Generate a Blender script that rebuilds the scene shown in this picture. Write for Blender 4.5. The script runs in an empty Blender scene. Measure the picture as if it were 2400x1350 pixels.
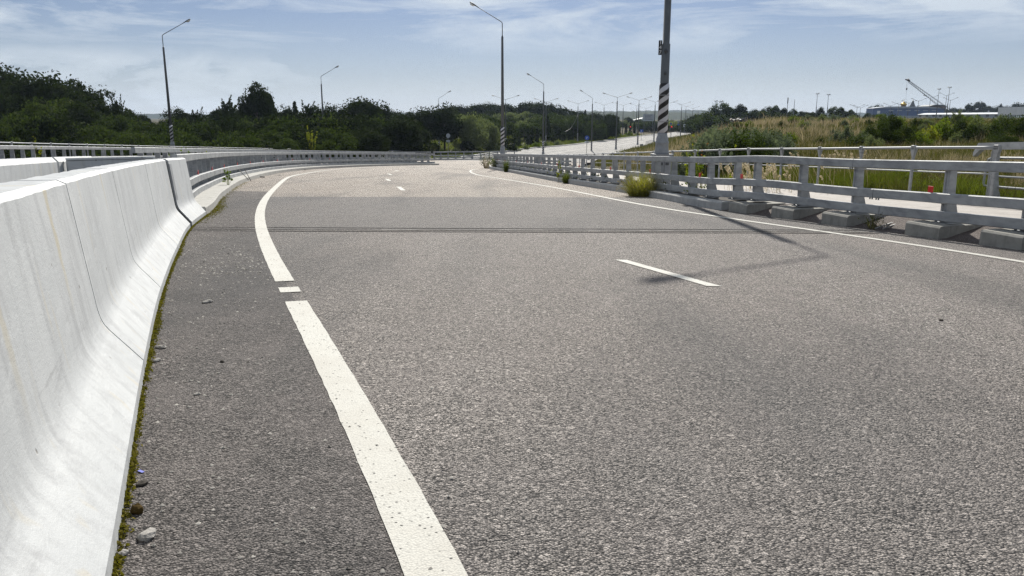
import bpy, math, random
import numpy as np
R = math.radians
PI = math.pi
rnd = random.Random(11)
rng = np.random.default_rng(7)
scn = bpy.context.scene
COL = scn.collection

# ------------------------------------------------------------------ camera numbers
FPX, YH = 1800.0, 275.0
PITCH = math.atan((675 - YH) / FPX)
CP, SP = math.cos(PITCH), math.sin(PITCH)

def at(x, y, Y):
    """world point that lies Y metres ahead on the sight line of a photo pixel"""
    u = (x - 1200) / FPX; v = (y - 675) / FPX
    r = (u, CP - v * SP, -SP - v * CP)
    k = Y / r[1]
    return (r[0] * k, Y, r[2] * k)

# ------------------------------------------------------------------ helpers
def thing(name, label, cat, loc=(0, 0, 0), rz=0.0, group=None):
    o = bpy.data.objects.new(name, None); COL.objects.link(o)
    o.empty_display_size = 0.2
    o.location = loc; o.rotation_euler = (0, 0, rz)
    o['label'] = label; o['category'] = cat
    if group: o['group'] = group
    return o

def tag(o, label, cat, group=None, kind=None):
    if label: o['label'] = label
    if cat: o['category'] = cat
    if group: o['group'] = group
    if kind: o['kind'] = kind
    return o

def link(name, me, mat=None, parent=None, loc=None):
    o = bpy.data.objects.new(name, me); COL.objects.link(o)
    if mat is not None and len(me.materials) == 0: me.materials.append(mat)
    if parent is not None: o.parent = parent
    if loc is not None: o.location = loc
    return o

def dup(root, loc, rz=0.0, scale=None, label=None, group=None):
    r = root.copy(); COL.objects.link(r); r.location = loc; r.rotation_euler = (0, 0, rz)
    if scale is not None: r.scale = scale
    if label: r['label'] = label
    if group: r['group'] = group
    for ch in list(root.children):
        c = ch.copy(); COL.objects.link(c); c.parent = r
        for g in list(ch.children):
            d = g.copy(); COL.objects.link(d); d.parent = c
    return r

def npmesh(name, V, F, smooth=False):
    """V (n,3); F (m,k) all faces of the same size"""
    V = np.asarray(V, dtype=np.float32); F = np.asarray(F, dtype=np.int32)
    me = bpy.data.meshes.new(name)
    me.vertices.add(len(V)); me.vertices.foreach_set('co', V.ravel())
    m, k = F.shape
    me.loops.add(m * k); me.loops.foreach_set('vertex_index', F.ravel())
    me.polygons.add(m)
    me.polygons.foreach_set('loop_start', np.arange(0, m * k, k, dtype=np.int32))
    me.polygons.foreach_set('loop_total', np.full(m, k, dtype=np.int32))
    if smooth: me.polygons.foreach_set('use_smooth', np.ones(m, dtype=bool))
    me.update(calc_edges=True); me.validate()
    return me

class MB:
    def __init__(s): s.v = []; s.f = []; s.sm = []; s.uv = []
    def add(s, vs, fs, smooth=False):
        b = len(s.v); s.v += [tuple(p) for p in vs]
        s.f += [tuple(b + i for i in f) for f in fs]; s.sm += [smooth] * len(fs)
        return s
    def box(s, c, d, rz=0.0, rx=0.0, bev=0.0):
        x, y, z = d[0] / 2, d[1] / 2, d[2] / 2
        P = []
        if bev > 0:
            b = min(bev, x * .9, y * .9, z * .9)
            for sz in (-1, 1):
                for sx, sy in ((-1, -1), (1, -1), (1, 1), (-1, 1)):
                    P += [(sx * (x - b), sy * (y - b), sz * z), (sx * x, sy * (y - b), sz * (z - b)), (sx * (x - b), sy * y, sz * (z - b))]
            import itertools
            F = []
            def I(k, q, t): return k * 12 + q * 3 + t
            F.append([I(0, 3, 0), I(0, 2, 0), I(0, 1, 0), I(0, 0, 0)]); F.append([I(1, q, 0) for q in range(4)])
            # sides
            F.append([I(0, 0, 2), I(0, 1, 2), I(1, 1, 2), I(1, 0, 2)])
            F.append([I(0, 1, 1), I(0, 2, 1), I(1, 2, 1), I(1, 1, 1)])
            F.append([I(0, 2, 2), I(0, 3, 2), I(1, 3, 2), I(1, 2, 2)])
            F.append([I(0, 3, 1), I(0, 0, 1), I(1, 0, 1), I(1, 3, 1)])
            for k in (0, 1):
                for (qa, qb, t) in ((0, 1, 2), (1, 2, 1), (2, 3, 2), (3, 0, 1)):
                    f = [I(k, qa, 0), I(k, qb, 0), I(k, qb, t), I(k, qa, t)]
                    F.append(f if k == 0 else f[::-1])
                for q in range(4):
                    F.append([I(k, q, 0), I(k, q, 1), I(k, q, 2)])
            for q in range(4):
                F.append([I(0, q, 1), I(0, q, 2), I(1, q, 2), I(1, q, 1)])
        else:
            P = [(sx * x, sy * y, sz * z) for sz in (-1, 1) for sx, sy in ((-1, -1), (1, -1), (1, 1), (-1, 1))]
            F = [(3, 2, 1, 0), (4, 5, 6, 7), (0, 1, 5, 4), (1, 2, 6, 5), (2, 3, 7, 6), (3, 0, 4, 7)]
        ca, sa = math.cos(rz), math.sin(rz); cx, sx_ = math.cos(rx), math.sin(rx)
        Q = []
        for (a, b, e) in P:
            b, e = b * cx - e * sx_, b * sx_ + e * cx
            Q.append((c[0] + a * ca - b * sa, c[1] + a * sa + b * ca, c[2] + e))
        return s.add(Q, F)
    def lathe(s, prof, n=16, c=(0, 0, 0), smooth=True, caps=True, rot=0.0, square=False):
        P = []; F = []
        for (r, z) in prof:
            for k in range(n):
                a = 2 * PI * k / n + rot
                P.append((c[0] + r * math.cos(a), c[1] + r * math.sin(a), c[2] + z))
        for i in range(len(prof) - 1):
            for k in range(n):
                k2 = (k + 1) % n
                F.append((i * n + k, i * n + k2, (i + 1) * n + k2, (i + 1) * n + k))
        s.add(P, F, smooth)
        if caps:
            b = len(s.v) - len(P)
            s.f.append(tuple(b + k for k in range(n))[::-1]); s.sm.append(False)
            s.f.append(tuple(b + (len(prof) - 1) * n + k for k in range(n))); s.sm.append(False)
        return s
    def tube(s, pts, r, n=8, smooth=True, caps=True):
        pts = [np.array(p, float) for p in pts]; N = len(pts)
        rs = r if isinstance(r, (list, tuple)) else [r] * N
        ref = None; P = []; F = []
        for i, p in enumerate(pts):
            t = pts[min(i + 1, N - 1)] - pts[max(i - 1, 0)]; t = t / (np.linalg.norm(t) + 1e-9)
            if ref is None:
                ref = np.array((0, 0, 1.0)) if abs(t[2]) < .9 else np.array((1.0, 0, 0))
            a = np.cross(t, ref); a /= np.linalg.norm(a) + 1e-9; b = np.cross(a, t); ref = b
            for k in range(n):
                q = 2 * PI * k / n
                P.append(tuple(p + rs[i] * (math.cos(q) * a + math.sin(q) * b)))
        for i in range(N - 1):
            for k in range(n):
                k2 = (k + 1) % n
                F.append((i * n + k, (i + 1) * n + k, (i + 1) * n + k2, i * n + k2))
        b0 = len(s.v); s.add(P, F, smooth)
        if caps:
            s.f.append(tuple(b0 + k for k in range(n))); s.sm.append(False)
            s.f.append(tuple(b0 + (N - 1) * n + k for k in range(n))[::-1]); s.sm.append(False)
        return s
    def ball(s, c, rad, nu=10, nv=7, fn=None):
        P = []; F = []
        for i in range(nv + 1):
            th = PI * i / nv
            for k in range(nu):
                ph = 2 * PI * k / nu
                d = (math.sin(th) * math.cos(ph), math.sin(th) * math.sin(ph), math.cos(th))
                m = fn(d) if fn else 1.0
                P.append((c[0] + rad[0] * d[0] * m, c[1] + rad[1] * d[1] * m, c[2] + rad[2] * d[2] * m))
        for i in range(nv):
            for k in range(nu):
                k2 = (k + 1) % nu
                F.append((i * nu + k, (i + 1) * nu + k, (i + 1) * nu + k2, i * nu + k2))
        return s.add(P, F, True)
    def prism(s, poly, d0, d1, fr):
        """poly 2D points; fr(p,d) -> 3D"""
        n = len(poly)
        P = [fr(p, d0) for p in poly] + [fr(p, d1) for p in poly]
        F = [tuple(range(n))[::-1], tuple(range(n, 2 * n))] + [(i, (i + 1) % n, n + (i + 1) % n, n + i) for i in range(n)]
        return s.add(P, F)
    def mesh(s, name):
        me = bpy.data.meshes.new(name); me.from_pydata(s.v, [], s.f); me.validate(); me.update()
        if len(me.polygons) == len(s.sm): me.polygons.foreach_set('use_smooth', s.sm)
        return me
    def build(s, name, mat, parent=None, loc=None):
        return link(name, s.mesh(name), mat, parent, loc)

def catmull(P, step):
    P = np.array(P, float); Q = np.vstack([2 * P[0] - P[1], P, 2 * P[-1] - P[-2]])
    out = []
    for i in range(1, len(Q) - 2):
        p0, p1, p2, p3 = Q[i - 1], Q[i], Q[i + 1], Q[i + 2]
        n = max(2, int(np.linalg.norm(p2 - p1) / step * 2))
        for t in np.linspace(0, 1, n, endpoint=False):
            out.append(.5 * ((2 * p1) + (-p0 + p2) * t + (2 * p0 - 5 * p1 + 4 * p2 - p3) * t * t + (-p0 + 3 * p1 - 3 * p2 + p3) * t ** 3))
    out.append(Q[-2]); out = np.array(out)
    d = np.r_[0, np.cumsum(np.linalg.norm(np.diff(out, axis=0), axis=1))]
    m = max(2, int(round(d[-1] / step)) + 1)
    s = np.linspace(0, d[-1], m)
    return np.c_[[np.interp(s, d, out[:, k]) for k in range(out.shape[1])]].T

def arclen(P): return np.r_[0, np.cumsum(np.linalg.norm(np.diff(P[:, :2], axis=0), axis=1))]
def tang(P):
    T = np.gradient(P[:, :2], axis=0); return T / (np.linalg.norm(T, axis=1, keepdims=True) + 1e-9)
def normal(P, side):
    T = tang(P); return np.c_[T[:, 1], -T[:, 0]] if side > 0 else np.c_[-T[:, 1], T[:, 0]]
def offset(P, o, side):
    N = normal(P, side); return np.c_[P[:, 0] + N[:, 0] * o, P[:, 1] + N[:, 1] * o]
def clipY(P, a, b): return P[(P[:, 1] >= a) & (P[:, 1] <= b)]

A0, B0, C0 = 1.26, .046, .0166
def plane(x, y): return -(A0 + B0 * y + C0 * x)
ZV = -6.7
def road_z(x, y):
    p = plane(x, y); k = .35
    # soft maximum of the ramp plane and the valley level
    return ZV + k * np.log1p(np.exp(np.clip((p - ZV) / k, -40, 40)))

def sweep(mb, P, prof, side, zf=road_z, closed=True, lo=None, hi=None, jit=0.0, sm=()):
    """profile (offset away from the road, height) along a plan path; lo/hi arclength limits"""
    s = arclen(P)
    if lo is not None or hi is not None:
        lo = 0 if lo is None else max(lo, 0); hi = s[-1] if hi is None else min(hi, s[-1])
        if hi - lo < .02: return
        inner = s[(s > lo + .02) & (s < hi - .02)]
        ss = np.r_[lo, inner, hi]
        N0 = normal(P, side)
        Q = np.c_[np.interp(ss, s, P[:, 0]), np.interp(ss, s, P[:, 1])]
        N = np.c_[np.interp(ss, s, N0[:, 0]), np.interp(ss, s, N0[:, 1])]
    else:
        Q = P[:, :2]; N = normal(P, side)
    m = len(prof); V = []; F = []; SM = []
    for q, nn in zip(Q, N):
        z0 = zf(q[0], q[1])
        for (o, h) in prof:
            j = (rnd.uniform(-jit, jit)) if jit else 0
            V.append((q[0] + nn[0] * o, q[1] + nn[1] * o, z0 + h + (j if h > 0.9 else 0)))
    n = len(Q)
    for i in range(n - 1):
        for k in range(m if closed else m - 1):
            k2 = (k + 1) % m
            f = (i * m + k, (i + 1) * m + k, (i + 1) * m + k2, i * m + k2)
            F.append(f if side > 0 else f[::-1]); SM.append(k in sm)
    if closed:
        SM += [False, False]
        a = tuple(range(m)); b = tuple((n - 1) * m + k for k in range(m))
        if sm:                       # caps on their own vertices keep the curved face's shading clean
            c0 = len(V); V += [V[k] for k in a] + [V[k] for k in b]
            a = tuple(range(c0, c0 + m)); b = tuple(range(c0 + m, c0 + 2 * m))
        F.append(a if side > 0 else a[::-1]); F.append(b[::-1] if side > 0 else b)
    mb.add(V, F); mb.sm[-len(F):] = SM

def sstep(a, b, x):
    t = np.clip((np.asarray(x, float) - a) / (b - a), 0, 1); return t * t * (3 - 2 * t)

# ------------------------------------------------------------------ materials
def mat(name):
    m = bpy.data.materials.new(name); m.use_nodes = True; m.node_tree.nodes.clear()
    return m, m.node_tree
class NT:
    def __init__(s, nt): s.nt = nt
    def n(s, t, **kw):
        o = s.nt.nodes.new(t)
        for k, v in kw.items():
            if k.startswith('i_'):
                key = k[2:]; key = int(key) if key.isdigit() else key.replace('_', ' ')
                if isinstance(v, bpy.types.NodeSocket): s.nt.links.new(v, o.inputs[key])
                else: o.inputs[key].default_value = v
            else: setattr(o, k, v)
        return o
    def l(s, a, b): s.nt.links.new(a, b)
    def math(s, op, a, b=None, c=None, clamp=False):
        o = s.nt.nodes.new('ShaderNodeMath'); o.operation = op; o.use_clamp = clamp
        for i, v in enumerate((a, b, c)):
            if v is None: continue
            if isinstance(v, bpy.types.NodeSocket): s.l(v, o.inputs[i])
            else: o.inputs[i].default_value = v
        return o.outputs[0]
    def ramp(s, f, stops, interp='LINEAR'):
        o = s.nt.nodes.new('ShaderNodeValToRGB'); o.color_ramp.interpolation = interp
        e = o.color_ramp.elements
        while len(e) < len(stops): e.new(.5)
        for q, (p, c) in zip(e, stops):
            q.position = p; q.color = (c, c, c, 1) if not isinstance(c, (tuple, list)) else (*c[:3], 1)
        s.l(f, o.inputs[0]); return o.outputs[0]
    def mix(s, f, a, b, blend='MIX'):
        o = s.nt.nodes.new('ShaderNodeMix'); o.data_type = 'RGBA'; o.blend_type = blend
        for key, v in ((0, f), (6, a), (7, b)):
            if isinstance(v, bpy.types.NodeSocket): s.l(v, o.inputs[key])
            elif key == 0: o.inputs[0].default_value = v
            else: o.inputs[key].default_value = (*v[:3], 1)
        return o.outputs[2]
    def noise(s, vec, scale, detail=4, rough=.55, dist=0.0):
        o = s.n('ShaderNodeTexNoise'); o.inputs['Scale'].default_value = scale; o.inputs['Detail'].default_value = detail
        o.inputs['Roughness'].default_value = rough; o.inputs['Distortion'].default_value = dist
        if vec is not None: s.l(vec, o.inputs['Vector'])
        return o.outputs['Fac']
    def mapping(s, vec, scale=(1, 1, 1), rot=(0, 0, 0), loc=(0, 0, 0)):
        o = s.n('ShaderNodeMapping'); o.inputs['Scale'].default_value = scale; o.inputs['Rotation'].default_value = rot; o.inputs['Location'].default_value = loc
        s.l(vec, o.inputs['Vector']); return o.outputs[0]
    def pos(s): return s.n('ShaderNodeNewGeometry').outputs['Position']
    def obj(s): return s.n('ShaderNodeTexCoord').outputs['Object']
    def out(s, sh): s.l(sh, s.n('ShaderNodeOutputMaterial').inputs['Surface'])
    def bsdf(s, col, rough=.7, metal=0.0, bump=None, bstr=.5, bdist=.01, spec=.5):
        b = s.n('ShaderNodeBsdfPrincipled')
        for key, v in (('Base Color', col), ('Roughness', rough), ('Metallic', metal), ('Specular IOR Level', spec)):
            if isinstance(v, bpy.types.NodeSocket): s.l(v, b.inputs[key])
            else: b.inputs[key].default_value = (*v[:3], 1) if key == 'Base Color' else v
        if bump is not None:
            bn = s.n('ShaderNodeBump'); bn.inputs['Strength'].default_value = bstr; bn.inputs['Distance'].default_value = bdist
            s.l(bump, bn.inputs['Height']); s.l(bn.outputs[0], b.inputs['Normal'])
        return b.outputs[0]

def simple(name, col, rough=.7, metal=0.0, var=.15, scale=6.0, bump=.0, spec=.5):
    m, nt = mat(name); t = NT(nt)
    f = t.noise(t.obj(), scale, 5, .6)
    dark = tuple(c * (1 - var) for c in col); lite = tuple(min(1, c * (1 + var)) for c in col)
    c = t.mix(t.ramp(f, [(.3, 0.0), (.7, 1.0)]), dark, lite)
    t.out(t.bsdf(c, rough, metal, bump=f if bump else None, bstr=bump, spec=spec)); return m

def asphalt(name, lo, hi, tint, zoned=False, grain=1.0):
    m, nt = mat(name); t = NT(nt); p = t.pos()
    v1 = t.n('ShaderNodeTexVoronoi', i_Scale=116.0 * grain); t.l(p, v1.inputs['Vector'])
    v2 = t.n('ShaderNodeTexVoronoi', i_Scale=66.0 * grain); t.l(p, v2.inputs['Vector'])
    sep = t.n('ShaderNodeSeparateColor'); t.l(v1.outputs['Color'], sep.inputs[0])
    sep2 = t.n('ShaderNodeSeparateColor'); t.l(v2.outputs['Color'], sep2.inputs[0])
    fine = t.noise(p, 80, 3, .75)
    g = t.math('ADD', t.math('MULTIPLY', sep.outputs[0], .55), t.math('MULTIPLY', fine, .45))
    base = t.mix(t.ramp(g, [(.24, 0.0), (.78, 1.0)]), lo, hi)
    # light chips and dark pits
    base = t.mix(t.math('MULTIPLY', t.ramp(sep2.outputs[1], [(.90, 0.0), (.97, 1.0)]), .5), base, tuple(min(1, c * 1.9) for c in hi))
    pits = t.ramp(v1.outputs['Distance'], [(.45, 0.0), (.8, 1.0)])
    base = t.mix(t.math('MULTIPLY', pits, .75), base, tuple(c * .35 for c in lo))
    # warm / cool patches, long stains along the lanes
    big = t.noise(t.mapping(p, (1, .35, 1), (0, 0, R(22))), .55, 5, .6, .4)
    base = t.mix(t.ramp(big, [(.32, .62), (.66, 0.0)]), base, tint, 'MULTIPLY')
    mid = t.noise(p, 2.3, 4, .6)
    base = t.mix(t.math('MULTIPLY', t.ramp(mid, [(.45, 0.0), (.75, 1.0)]), .25), base, (.30, .26, .245))
    oil = t.noise(t.mapping(p, (1.3, .28, 1), (0, 0, R(24)), (3.3, 0, 0)), .42, 3, .5, .3)
    base = t.mix(t.ramp(oil, [(.50, 0.0), (.68, .42)]), base, (.04, .042, .045))
    rough = .82
    if zoned:
        s = t.n('ShaderNodeSeparateXYZ'); t.l(p, s.inputs[0])
        e = t.math('SUBTRACT', t.math('SUBTRACT', s.outputs[1], t.math('MULTIPLY', s.outputs[0], .262)), 22.72)
        e = t.math('ADD', e, t.math('MULTIPLY', t.math('SUBTRACT', t.noise(p, 3, 3), .5), .15))
        z = t.math('MULTIPLY', e, 8.0, clamp=True)
        wear = t.mix(1.0, base, (1.42, 1.38, 1.30), 'MULTIPLY')
        base = t.mix(z, base, wear)
        # slightly darker overlay between the joint and the old surface
        e2 = t.math('MULTIPLY', t.math('ADD', t.math('SUBTRACT', s.outputs[1], t.math('MULTIPLY', s.outputs[0], .125)), -12.72), 8.0, clamp=True)
        band = t.math('MULTIPLY', e2, t.math('SUBTRACT', 1.0, z))
        base = t.mix(t.math('MULTIPLY', band, .42), base, (.10, .098, .098))
    h = t.math('ADD', t.math('MULTIPLY', v1.outputs['Distance'], -.9), t.math('MULTIPLY', fine, .8))
    h = t.math('ADD', h, t.math('MULTIPLY', sep.outputs[1], .5))
    t.out(t.bsdf(base, rough, bump=h, bstr=1.0, bdist=.011, spec=.3)); return m

def paint_mat():
    m, nt = mat('road_paint'); t = NT(nt); p = t.pos()
    v = t.n('ShaderNodeTexVoronoi', i_Scale=48.0); t.l(p, v.inputs['Vector'])
    sp = t.n('ShaderNodeSeparateColor'); t.l(v.outputs['Color'], sp.inputs[0])
    hole = t.math('MULTIPLY', t.ramp(sp.outputs[0], [(.80, 0.0), (.83, 1.0)]), t.ramp(v.outputs['Distance'], [(.18, 1.0), (.32, 0.0)]))
    n2 = t.noise(p, 60, 3, .7); n3 = t.noise(p, 3.0, 4, .6)
    worn = t.ramp(t.math('ADD', n2, t.math('MULTIPLY', n3, .35)), [(.80, 0.0), (.92, .8)])
    c = t.mix(t.ramp(n3, [(.3, 0.0), (.7, 1.0)]), (.50, .48, .43), (.58, .57, .52))
    vw = t.n('ShaderNodeTexVoronoi', i_Scale=120.0); t.l(p, vw.inputs['Vector'])
    c = t.mix(t.ramp(vw.outputs['Distance'], [(.4, 0.0), (.75, .35)]), c, (.3, .29, .27))
    c = t.mix(t.math('MAXIMUM', hole, worn), c, (.07, .068, .065))
    t.out(t.bsdf(c, .75, bump=t.math('ADD', vw.outputs['Distance'], n2), bstr=.5, bdist=.004, spec=.3)); return m

def barrier_mat():
    m, nt = mat('painted_concrete'); t = NT(nt); p = t.pos()
    st = t.noise(t.mapping(p, (7, 7, .8)), 1.0, 5, .65, .3)
    cl = t.noise(p, 1.6, 5, .6)
    c = t.mix(t.ramp(cl, [(.3, 0.0), (.7, 1.0)]), (.44, .452, .456), (.52, .53, .53))
    c = t.mix(t.ramp(st, [(.48, 0.0), (.66, .6)]), c, (.34, .345, .35))
    # brushed-on repaint patches
    br = t.noise(t.mapping(p, (3, 3, 9), (0, R(35), 0)), 1.3, 4, .7, .8)
    c = t.mix(t.ramp(br, [(.56, 0.0), (.66, .45)]), c, (.56, .57, .57))
    # cream rust-tinged drips below some joints
    dr = t.noise(t.mapping(p, (9, 9, .45), (0, 0, 0), (1.7, .6, 0)), 1.0, 2, .4)
    c = t.mix(t.ramp(dr, [(.65, 0.0), (.74, .4)]), c, (.50, .44, .33))
    # cream drips that run down from cracks in the top edge, grey tyre scuffs on the slope
    sx = t.n('ShaderNodeSeparateXYZ'); t.l(p, sx.inputs[0])
    hh = t.math('ADD', t.math('ADD', sx.outputs[2], A0), t.math('ADD', t.math('MULTIPLY', sx.outputs[1], B0), t.math('MULTIPLY', sx.outputs[0], C0)))
    wob = t.math('MULTIPLY', t.math('SUBTRACT', t.noise(p, 7, 4, .7), .5), .10)
    for (y0, wd, h0, am) in ((3.38, .045, .55, .75), (5.55, .03, .8, .6), (2.2, .04, .45, .5), (7.9, .03, .75, .5), (10.6, .03, .7, .45)):
        dd = t.math('ABSOLUTE', t.math('SUBTRACT', t.math('ADD', sx.outputs[1], wob), y0))
        mk = t.math('MULTIPLY', t.ramp(t.math('DIVIDE', dd, wd), [(.45, 1.0), (1.0, 0.0)]), t.ramp(hh, [(h0 - .05, 0.0), (min(1.0, h0 + .25), 1.0)]))
        c = t.mix(t.math('MULTIPLY', mk, am), c, (.47, .42, .31))
    sc = t.noise(t.mapping(p, (2.2, 2.2, 14), (0, 0, R(20))), 1.0, 5, .7, .4)
    c = t.mix(t.math('MULTIPLY', t.ramp(sc, [(.58, 0.0), (.70, .5)]), t.ramp(hh, [(.15, .4), (.45, 1.0), (.7, .2)])), c, (.27, .27, .275))
    # chips and pin holes
    v = t.n('ShaderNodeTexVoronoi', i_Scale=9.0); t.l(p, v.inputs['Vector'])
    sp = t.n('ShaderNodeSeparateColor'); t.l(v.outputs['Color'], sp.inputs[0])
    ch = t.math('MULTIPLY', t.ramp(sp.outputs[0], [(.80, 0.0), (.83, 1.0)]), t.ramp(v.outputs['Distance'], [(.07, 1.0), (.13, 0.0)]))
    c = t.mix(ch, c, (.20, .185, .16))
    bn = t.noise(t.mapping(p, (10, 10, 30), (0, R(30), 0)), 2.0, 6, .7)
    h = t.math('ADD', t.math('MULTIPLY', bn, .7), t.math('MULTIPLY', t.noise(p, 90, 3, .7), .35))
    h = t.math('SUBTRACT', h, ch)
    t.out(t.bsdf(c, .62, bump=h, bstr=.45, bdist=.006, spec=.4)); return m

def conc(name, lo, hi, sc=6.0):
    m, nt = mat(name); t = NT(nt); p = t.pos()
    a = t.noise(p, sc, 6, .65); b = t.noise(p, 120, 3, .7); st = t.noise(t.mapping(p, (12, 12, 1.2)), 1, 4, .6)
    c = t.mix(t.ramp(a, [(.3, 0.0), (.7, 1.0)]), lo, hi)
    c = t.mix(t.ramp(st, [(.52, 0.0), (.75, .5)]), c, tuple(x * .6 for x in lo))
    c = t.mix(t.ramp(b, [(.62, 0.0), (.75, .35)]), c, (.09, .085, .08))
    t.out(t.bsdf(c, .85, bump=t.math('ADD', a, b), bstr=.5, bdist=.008, spec=.3)); return m

def galv():
    m, nt = mat('galvanised_steel'); t = NT(nt); p = t.pos()
    a = t.noise(t.mapping(p, (1, 1, 2.2)), 2.2, 6, .65, .5); b = t.noise(p, 28, 3, .7)
    c = t.mix(t.ramp(a, [(.34, 0.0), (.68, 1.0)]), (.235, .242, .248), (.40, .408, .412))
    sm = t.noise(t.mapping(p, (.8, .8, 6), loc=(4, 2, 1)), 1.6, 5, .6, 1.0)
    c = t.mix(t.ramp(sm, [(.58, 0.0), (.72, .6)]), c, (.14, .15, .17))
    c = t.mix(t.ramp(b, [(.6, 0.0), (.75, .25)]), c, (.50, .51, .51))
    t.out(t.bsdf(c, t.ramp(a, [(.3, .62), (.7, .46)]), .25, bump=t.math('ADD', a, t.math('MULTIPLY', b, .2)), bstr=.12, bdist=.01, spec=.45)); return m

def leaf_mat(name, c1, c2, tr=.35, rough=.55, tcol=None):
    m, nt = mat(name); t = NT(nt)
    g = t.n('ShaderNodeNewGeometry').outputs['Random Per Island']
    oi = t.n('ShaderNodeObjectInfo').outputs['Random']
    f = t.math('ADD', t.math('MULTIPLY', g, .65), t.math('MULTIPLY', oi, .35))
    c = t.mix(f, c1, c2)
    b = t.n('ShaderNodeBsdfPrincipled'); t.l(c, b.inputs['Base Color']); b.inputs['Roughness'].default_value = max(rough, .8)
    b.inputs['Specular IOR Level'].default_value = .03
    tl = t.n('ShaderNodeBsdfTranslucent')
    c2_ = t.mix(1.0, c, tcol or (1.3, 1.5, .5), 'MULTIPLY'); t.l(c2_, tl.inputs['Color'])
    mx = t.n('ShaderNodeMixShader'); mx.inputs[0].default_value = tr
    t.l(b.outputs[0], mx.inputs[1]); t.l(tl.outputs[0], mx.inputs[2])
    t.out(mx.outputs[0]); return m

M = {}
M['asphalt'] = asphalt('asphalt', (.014, .012, .011), (.52, .47, .43), (.86, .83, .81), zoned=True)
M['shoulder'] = asphalt('shoulder_asphalt', (.014, .012, .011), (.25, .225, .21), (.80, .77, .77))
M['valley'] = asphalt('worn_asphalt', (.16, .155, .15), (.33, .32, .30), (.85, .85, .85), grain=.6)
M['paint'] = paint_mat()
M['barrier'] = barrier_mat()
M['kerb_light'] = conc('pale_kerb_concrete', (.34, .33, .30), (.50, .49, .46))
M['kerb'] = conc('kerb_concrete', (.33, .33, .32), (.47, .465, .45))
M['block'] = conc('block_concrete', (.23, .222, .20), (.35, .335, .30))
M['pave'] = conc('pavement_concrete', (.34, .31, .28), (.48, .445, .41), 2.0)
M['galv'] = galv()
M['slope'] = asphalt('brown_asphalt', (.07, .055, .048), (.22, .18, .16), (.9, .85, .82))
M['lampgrey'] = simple('lamp_grey_paint', (.10, .108, .115), .55, .1, .18, 5)
M['lampbase'] = simple('lamp_base_paint', (.25, .26, .275), .6, .05, .15, 9)
M['dark'] = simple('rubber_and_gap_shade', (.008, .008, .009), .95, 0, .3, 20, spec=.02)  # near-black for tyres and for the shade painted into the barrier gap
M['darkmetal'] = simple('dark_metal', (.07, .072, .078), .5, .4, .2, 12)
M['glass'] = simple('frosted_lamp_glass', (.75, .76, .74), .25, 0, .05, 3)
M['red'] = simple('red_reflector', (.62, .02, .018), .35, 0, .1, 30)
M['steel'] = simple('worn_steel', (.24, .24, .235), .5, .4, .3, 15)
M['soil'] = simple('soil', (.05, .042, .033), .95, 0, .4, 9)
M['stone'] = conc('stone', (.20, .19, .175), (.36, .34, .315), 20)
M['bluechip'] = simple('blue_plastic', (.2, .22, .62), .4)
M['white'] = simple('white_paint', (.72, .73, .73), .5, 0, .08, 4)
M['black'] = simple('black_paint', (.013, .013, .015), .5, 0, .2, 6)
M['blue'] = simple('blue_sign', (.03, .09, .38), .45, 0, .1, 4)
M['bluewall'] = simple('blue_cladding', (.11, .16, .29), .5, 0, .12, 1)
M['roofgrey'] = simple('roof_sheet', (.36, .40, .46), .5, 0, .1, 1)
M['roofpale'] = simple('pale_roof_sheet', (.52, .54, .56), .5, 0, .1, 1)
M['yellow'] = simple('fluorescent_yellow', (.62, .66, .07), .5, 0, .05, 4)
M['gold'] = simple('gilded_metal', (.60, .42, .12), .3, .8, .1, 3)
M['fence'] = simple('fence_sheet', (.34, .37, .40), .5, .2, .12, .6)
M['bark'] = simple('bark', (.055, .045, .036), .9, 0, .35, 9, .4)
M['skin'] = simple('skin', (.42, .25, .18), .6)
M['cloth'] = simple('navy_cloth', (.02, .027, .07), .85, 0, .2, 12)
M['hair'] = simple('grey_hair', (.25, .22, .2), .8)
M['brick'] = simple('brown_wall', (.20, .15, .12), .8, 0, .2, 2)

def emit(name, col, s):
    m, nt = mat(name); t = NT(nt); e = t.n('ShaderNodeEmission'); e.inputs[0].default_value = (*col, 1); e.inputs[1].default_value = s
    t.out(e.outputs[0]); return m
M['redlight'] = emit('red_signal', (1, .03, .02), 1.0)

def stripes():
    m, nt = mat('warning_stripes'); t = NT(nt); o = t.obj()
    s = t.n('ShaderNodeSeparateXYZ'); t.l(o, s.inputs[0])
    a = t.math('DIVIDE', t.math('ARCTAN2', s.outputs[1], s.outputs[0]), PI)
    ph = t.math('SUBTRACT', t.math('DIVIDE', s.outputs[2], .345), a)
    f = t.math('GREATER_THAN', t.math('FRACT', t.math('ADD', ph, 40.0)), .5)
    n = t.noise(o, 9, 4)
    c = t.mix(f, (.012, .012, .014), t.mix(n, (.46, .46, .50), (.60, .60, .63)))
    t.out(t.bsdf(c, .55)); return m
M['stripes'] = stripes()

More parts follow.
